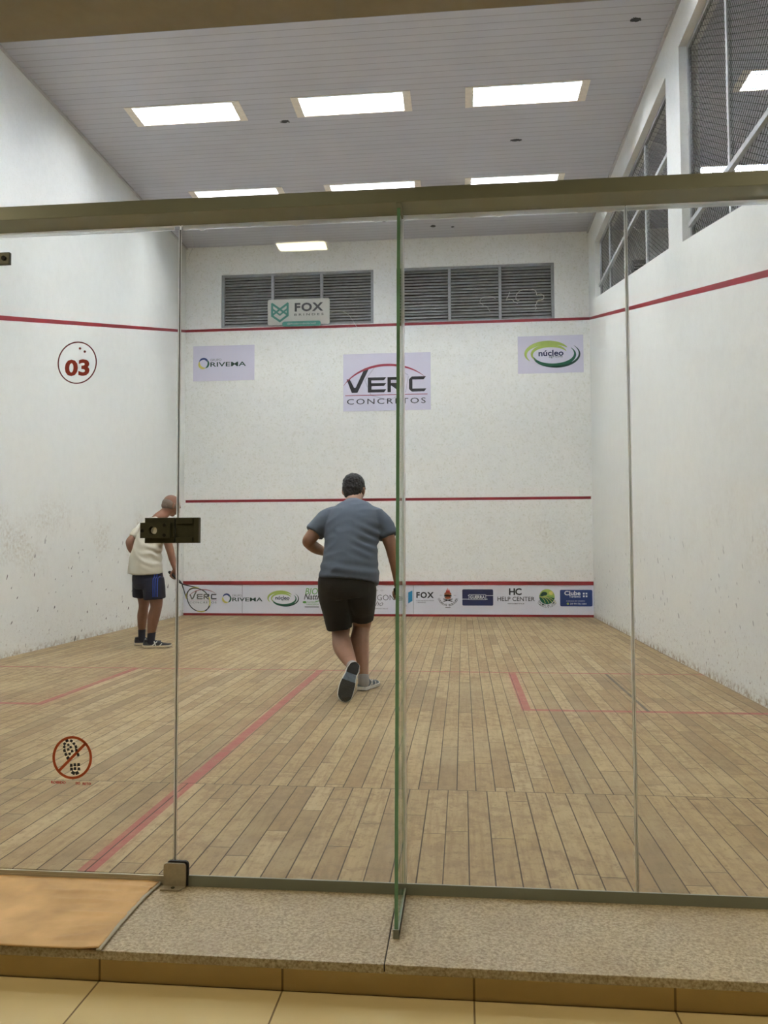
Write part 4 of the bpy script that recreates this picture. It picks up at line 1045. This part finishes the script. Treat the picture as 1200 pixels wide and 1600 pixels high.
def racket(root_loc, butt, tip, wdir, label, flip=False):
    b0, tp = V(butt), V(tip); d = (tp-b0).normalized(); Lr = .685; tp = b0+d*Lr
    wv = V(wdir); wv = (wv-d*wv.dot(d)).normalized()
    root = empty('squash_racket', b0, label=label, cat='racket')
    def Q(a, b_): return d*a+wv*b_
    hc, ra, rb = .685-.168, .168, .104
    bm = B()
    oval = [Q(hc+ra*math.cos(t), rb*math.sin(t)*(1-.12*(math.cos(t) < 0)*abs(math.cos(t)))) for t in [2*PI*k/48 for k in range(48)]]
    tube(bm, oval, [(.0052, .009)]*48, side=tuple(wv), seg=8, sub=1, closed=True)
    tube(bm, [Q(.19, 0), Q(.235, .004), Q(.30, .032), Q(.395, .075)], [(.009, .008), (.007, .008), (.006, .008), (.005, .008)], side=tuple(wv), seg=8, sub=4)
    tube(bm, [Q(.235, -.004), Q(.30, -.032), Q(.395, -.075)], [(.007, .008), (.006, .008), (.005, .008)], side=tuple(wv), seg=8, sub=4)
    obj('frame', bm, 'racket_frame', root, smooth=True)
    bm = B()
    for a0, a1 in ((20, 60), (125, 170), (200, 225), (300, 340)):
        tube(bm, [Q(hc+(ra+.002)*math.cos(math.radians(a0+(a1-a0)*k/8)), (rb+.002)*math.sin(math.radians(a0+(a1-a0)*k/8))) for k in range(9)], [(.0045, .0097)]*9, side=tuple(wv), seg=8, sub=1)
    obj('decal', bm, 'racket_yellow', root, smooth=True)
    bm = B()
    for k in range(-6, 7):
        o = k*.0155
        h_ = ra*math.sqrt(max(0, 1-(o/rb)**2))
        if h_ > .02: tube(bm, [Q(hc-h_, o), Q(hc+h_, o)], .0007, seg=4, sub=1, cap=False)
    for k in range(-9, 10):
        o = k*.0175; h_ = rb*math.sqrt(max(0, 1-(o/ra)**2))
        if h_ > .02: tube(bm, [Q(hc+o, -h_), Q(hc+o, h_)], .0007, seg=4, sub=1, cap=False)
    obj('strings', bm, 'string', root)
    bm = B(); tube(bm, [Q(0, 0), Q(.012, 0), Q(.02, 0), Q(.19, 0), Q(.205, 0)], [(.0165, .0185), (.0165, .0185), (.0135, .0155), (.013, .015), (.010, .011)], side=tuple(wv), seg=12, sub=1); obj('grip', bm, 'rubber', root, smooth=True)
    return root

# ---- the heavy player in the middle, caught mid-stride, seen from behind
H1 = (3.572, 3.735, 1.512); R1 = frame(.12, .20)
bm = B()
head(bm, H1, R1, 1.05, 1.12)
tube(bm, [(3.580, 3.56, 1.33), (3.580, 3.63, 1.40), (3.577, 3.69, 1.455), (3.575, 3.73, 1.50)], [(.085, .070), (.066, .062), (.062, .062), (.060, .066)], seg=20)
tube(bm, [(3.590, 3.33, .80), (3.592, 3.37, .95), (3.592, 3.43, 1.10), (3.592, 3.50, 1.22), (3.590, 3.555, 1.31), (3.585, 3.59, 1.36)], [(.175, .135), (.180, .140), (.180, .140), (.195, .135), (.175, .095), (.09, .06)], seg=28)
tube(bm, [(3.43, 3.545, 1.30), (3.335, 3.485, 1.205), (3.268, 3.445, 1.118), (3.262, 3.475, 1.090), (3.295, 3.58, 1.052), (3.345, 3.70, 1.022), (3.375, 3.765, 1.012)], [.062, .056, .050, .046, .045, .033, .027], seg=18)
loose_hand(bm, (3.375, 3.765, 1.012), (.75, .62, .05), (.2, -.3, 1), 1.0, -1)
tube(bm, [(3.755, 3.56, 1.300), (3.835, 3.525, 1.195), (3.885, 3.500, 1.080), (3.905, 3.505, 1.00), (3.925, 3.515, .90), (3.934, 3.53, .80), (3.935, 3.535, .765)], [.062, .057, .050, .046, .041, .030, .027], seg=18)
G1a, G1d = V((3.926, 3.565, .690)), unit((.03, .62, -.50))
grip_hand(bm, (3.935, 3.535, .765), G1a, G1d, (1, .1, .1), 1.0)
for pts, rs in (([(3.500, 3.33, .80), (3.500, 3.40, .60), (3.508, 3.45, .46), (3.512, 3.42, .39), (3.545, 3.31, .325), (3.600, 3.18, .268), (3.640, 3.085, .232), (3.655, 3.045, .215)], [.100, .092, .074, .066, .072, .056, .041, .040]),
                ([(3.680, 3.36, .80), (3.674, 3.46, .60), (3.660, 3.52, .47), (3.655, 3.50, .42), (3.652, 3.445, .34), (3.670, 3.40, .24), (3.690, 3.365, .13), (3.694, 3.352, .075)], [.098, .090, .072, .066, .073, .060, .041, .040])):
    tube(bm, pts, rs, seg=20)
p1 = remesh('person', bm, 'skin_a', .0055, 5, None, label='heavy person in slate blue shirt and black shorts running away mid court', cat='person')
eyes(p1, H1, R1, 1.05)
bm = B()   # short black hair: a cap over the skull with a nape and sideburns
def HP(x, y, z, c=H1, R=R1, s=1.05): return V(c)+R @ V((x, y, z))*s
ell(bm, HP(0, -.018, .040), (.088, .104, .092), R1); ell(bm, HP(0, -.050, .006), (.081, .072, .082), R1); ell(bm, HP(0, .030, .082), (.070, .070, .040), R1)
for k in (-1, 1): ell(bm, HP(k*.066, .008, .018), (.020, .034, .044), R1)
ell(bm, HP(0, -.072, -.040), (.062, .040, .050), R1)
hair = remesh('hair', bm, 'hair_dark', .005, 3, p1, disp=lambda co, n: .006*noise.noise(co*70)+.004*noise.noise(co*160))
# jersey
bm = B()
tube(bm, [(3.585, 3.335, .800), (3.590, 3.350, .87), (3.593, 3.37, .95), (3.592, 3.42, 1.07), (3.594, 3.475, 1.18), (3.592, 3.53, 1.27), (3.588, 3.575, 1.335), (3.582, 3.615, 1.375), (3.580, 3.635, 1.392)],
     [(.224, .205), (.220, .196), (.208, .180), (.200, .172), (.213, .168), (.214, .148), (.178, .112), (.105, .080), (.080, .070)], seg=36, cap=False)
tube(bm, [(3.46, 3.565, 1.300), (3.395, 3.53, 1.272), (3.338, 3.492, 1.215), (3.300, 3.468, 1.165)], [(.082, .082), (.083, .083), (.079, .079), (.076, .076)], seg=24, cap=False)
tube(bm, [(3.725, 3.575, 1.300), (3.785, 3.545, 1.268), (3.840, 3.525, 1.20), (3.872, 3.512, 1.135)], [(.082, .082), (.083, .083), (.079, .079), (.077, .077)], seg=24, cap=False)
def shirt1(co, n):
    a = .004*(1-abs(noise.noise(V((co.x*5+co.z*4, co.y*5, co.z*13-co.x*5))))*2.2)
    # creases under the right arm and over the waist
    q = math.exp(-((co.x-3.74)/.09)**2)*math.exp(-((co.z-1.12)/.12)**2); b_ = .008*q*math.sin((co.z*1.0+(co.x-3.7)*.45)*95)
    c = math.exp(-((co.z-.90)/.07)**2)*.005*math.sin(co.z*80+co.x*12)
    return a+b_+c
shirt = remesh('jersey', bm, 'shirt_blue', .0085, 4, p1, disp=shirt1)
bm = B()
tube(bm, [(3.582, 3.64, 1.398+0*k) if False else (3.580+.075*math.cos(2*PI*k/28), 3.642+.066*math.sin(2*PI*k/28), 1.396+.028*math.sin(2*PI*k/28)) for k in range(28)], .0065, seg=8, sub=1, closed=True); obj('collar', bm, 'shirt_blue', p1, smooth=True)
# black shorts
bm = B()
tube(bm, [(3.578, 3.335, .885), (3.574, 3.325, .84), (3.572, 3.325, .79), (3.580, 3.345, .72)], [(.188, .150), (.202, .162), (.212, .168), (.200, .150)], seg=32, cap=False)
tube(bm, [(3.485, 3.34, .80), (3.480, 3.370, .70), (3.492, 3.405, .57), (3.506, 3.415, .446)], [(.120, .150), (.126, .150), (.108, .130), (.094, .118)], seg=28, cap=False)
tube(bm, [(3.672, 3.35, .80), (3.676, 3.385, .70), (3.668, 3.46, .60), (3.660, 3.490, .512)], [(.112, .145), (.110, .142), (.100, .130), (.090, .114)], seg=28, cap=False)
remesh('shorts', bm, 'shorts_black', .0085, 4, p1, disp=folds(9, .006, (1, 1, .45), 3))
for name_, pts, rs in (('sock', [(3.650, 3.06, .222), (3.658, 3.035, .212), (3.672, 3.00, .20)], [.041, .041, .041]), ('sock', [(3.692, 3.355, .098), (3.693, 3.352, .08), (3.695, 3.35, .06)], [.043, .043, .043])):
    bm = B(); tube(bm, pts, rs, seg=18, sub=2); obj(name_, bm, 'sock_white', p1, smooth=True)
shoe(p1, (3.692, 2.962, .262), (3.616, 2.842, .020), (-.25, .88, -.35), upper='shoe_grey')
shoe(p1, (3.677, 3.315, .0), (3.755, 3.585, .0), (0, 0, 1), upper='shoe_grey')
racket(None, G1a-G1d*.075, G1a+G1d*.6, (0, .50, .62), 'dark racket hanging from the right hand of the running player')

# ---- the older player by the left wall, head bowed, racket held low
f2 = unit((.62, .78, 0)); s2v = (f2.y, -f2.x, 0)
H2 = (1.246, 5.905, 1.525); R2 = frame(.80, .50)
bm = B()
head(bm, H2, R2, 1.0, 1.0)
tube(bm, [(1.10, 5.80, 1.33), (1.135, 5.825, 1.39), (1.185, 5.86, 1.44), (1.225, 5.885, 1.49)], [(.080, .070), (.062, .060), (.055, .058), (.052, .058)], side=s2v, seg=20)
tube(bm, [(1.060, 5.72, .74), (1.050, 5.715, .90), (1.045, 5.72, 1.04), (1.065, 5.755, 1.18), (1.090, 5.785, 1.28), (1.115, 5.81, 1.34)], [(.15, .11), (.15, .115), (.155, .115), (.165, .115), (.145, .08), (.08, .05)], side=s2v, seg=28)
tube(bm, [(.955, 5.885, 1.29), (.888, 5.86, 1.22), (.836, 5.80, 1.15), (.826, 5.79, 1.11), (.846, 5.84, 1.03), (.945, 5.955, .965), (.97, 5.985, .95)], [.050, .047, .044, .042, .040, .030, .025], seg=18)
loose_hand(bm, (.97, 5.985, .95), (.75, .6, -.25), (.3, -.5, .6), .95, -1)
tube(bm, [(1.215, 5.70, 1.28), (1.275, 5.685, 1.17), (1.318, 5.67, 1.06), (1.332, 5.668, 1.02), (1.352, 5.665, .945), (1.378, 5.662, .865), (1.385, 5.662, .84)], [.050, .046, .043, .040, .037, .028, .025], seg=18)
G2, D2 = V((1.372, 5.655, .765)), unit((.70, -.38, -.50))
grip_hand(bm, (1.385, 5.662, .84), G2, D2, (.55, .2, .62), .95)
for pts, rs in (([(.985, 5.79, .72), (.975, 5.82, .58), (.975, 5.835, .47), (.972, 5.83, .41), (.958, 5.84, .33), (.938, 5.875, .22), (.928, 5.90, .12), (.925, 5.905, .07)], [.085, .076, .060, .052, .056, .045, .034, .033]),
                ([(1.145, 5.66, .72), (1.165, 5.67, .58), (1.178, 5.675, .47), (1.172, 5.675, .41), (1.150, 5.675, .33), (1.132, 5.68, .22), (1.120, 5.685, .12), (1.117, 5.685, .07)], [.090, .082, .066, .060, .063, .051, .037, .036])):
    tube(bm, pts, rs, seg=20)
p2 = remesh('person', bm, 'skin_b', .0055, 5, None, label='bald older person in off white shirt and navy shorts by the left wall', cat='person')
eyes(p2, H2, R2, 1.0)
bm = B()
def HQ(x, y, z): return V(H2)+R2 @ V((x, y, z))
def band_hair():
    # cropped fringe round the back and sides, open on the crown
    n = 36
    tube(bm, [HQ(.0745*math.sin(a), -.014-.088*math.cos(a)*.98, .006-.016*abs(math.cos(a))) for a in [math.radians(-112+224*k/n) for k in range(n+1)]], [(.007, .034)]*(n+1), side=tuple(R2 @ V((0, .001, 1))) if False else tuple(R2 @ V((1, 0, 0))), seg=10, sub=1)
ell(bm, HQ(0, -.030, .004), (.0795, .0815, .072), R2); ell(bm, HQ(0, -.060, -.026), (.058, .044, .048), R2)
for k in (-1, 1): ell(bm, HQ(k*.062, .006, .004), (.019, .026, .036), R2)
remesh('hair', bm, 'hair_grey', .005, 3, p2)
bm = B()
tube(bm, [(1.038, 5.715, .795), (1.038, 5.712, .85), (1.040, 5.715, .95), (1.056, 5.725, 1.06), (1.080, 5.755, 1.17), (1.086, 5.785, 1.265), (1.108, 5.81, 1.325), (1.130, 5.825, 1.365), (1.14, 5.83, 1.38)],
     [(.206, .176), (.202, .170), (.188, .156), (.170, .146), (.164, .140), (.166, .124), (.146, .092), (.088, .068), (.068, .062)], side=s2v, seg=36, cap=False)
tube(bm, [(.99, 5.885, 1.300), (.935, 5.90, 1.285), (.888, 5.86, 1.23), (.855, 5.825, 1.175)], [(.066, .066), (.064, .064), (.061, .061), (.060, .060)], seg=24, cap=False)
tube(bm, [(1.19, 5.72, 1.295), (1.235, 5.70, 1.255), (1.275, 5.69, 1.19), (1.298, 5.682, 1.13)], [(.070, .070), (.073, .073), (.070, .070), (.068, .068)], seg=24, cap=False)
def shirt2(co, n):
    a = .007*(1-abs(noise.noise(V((co.x*8+co.z*2, co.y*8, co.z*3.2))))*2.2)
    q = math.exp(-((co.x-1.16)/.10)**2)*math.exp(-((co.z-1.0)/.13)**2); b_ = .009*q*math.sin(co.z*75+co.x*30+3*noise.noise(co*9))
    return a+b_
remesh('t_shirt', bm, 'shirt_white', .0085, 4, p2, disp=shirt2)
bm = B()
tube(bm, [(1.048, 5.72, .845), (1.058, 5.72, .78), (1.062, 5.72, .70), (1.066, 5.725, .645)], [(.166, .132), (.178, .146), (.184, .150), (.170, .13)], side=s2v, seg=32, cap=False)
tube(bm, [(.985, 5.785, .73), (.976, 5.80, .64), (.972, 5.82, .540)], [(.112, .118), (.108, .115), (.102, .110)], side=s2v, seg=28, cap=False)
tube(bm, [(1.140, 5.665, .73), (1.155, 5.665, .64), (1.163, 5.67, .520)], [(.116, .120), (.112, .118), (.110, .116)], side=s2v, seg=28, cap=False)
sh2 = remesh('shorts', bm, 'shorts_navy', .0085, 4, p2, disp=folds(9, .006, (1, 1, .4), 6))
# three stripes down the right side of the shorts, laid on the cloth
from mathutils.bvhtree import BVHTree
bv = BVHTree.FromPolygons([v.co for v in sh2.data.vertices], [p.vertices[:] for p in sh2.data.polygons])
for k in range(3):
    bm = B(); rows = []
    for i in range(26):
        z = .545+i*.0098
        row = []
        for dx in (-.0045, .0045):
            org = V((1.188+k*.019+dx+.0*(z-.5), 5.2, z)); hit = bv.ray_cast(org, V((0, 1, 0)))
            if hit[0] is None: row = None; break
            row.append(hit[0]+V((0, -.0022, 0)))
        if row: rows.append([bm.verts.new(q) for q in row])
    for a, b_ in zip(rows, rows[1:]): bm.faces.new((a[0], a[1], b_[1], b_[0]))
    st = obj('side_stripe', bm, 'stripe', sh2, smooth=True); md = st.modifiers.new('s', 'SOLIDIFY'); md.thickness = .003; md.offset = 0
for pts, rs in (([(.934, 5.885, .165), (.928, 5.90, .11), (.926, 5.905, .06)], [.040, .038, .038]), ([(1.127, 5.683, .165), (1.120, 5.685, .11), (1.117, 5.685, .06)], [.043, .041, .041])):
    bm = B(); tube(bm, pts, rs, seg=18, sub=2); obj('sock', bm, 'sock_navy', p2, smooth=True)
shoe(p2, (1.035, 5.665, 0), (1.328, 5.745, 0), (0, 0, 1), upper='shoe_dark', mid='midsole_tan')
shoe(p2, (.850, 5.875, 0), (1.115, 6.000, 0), (0, 0, 1), upper='shoe_dark', mid='midsole_tan')
racket(None, G2-D2*.07, G2+D2*.6, (.48, .12, .55), 'dark racket with yellow decals held low by the older player')
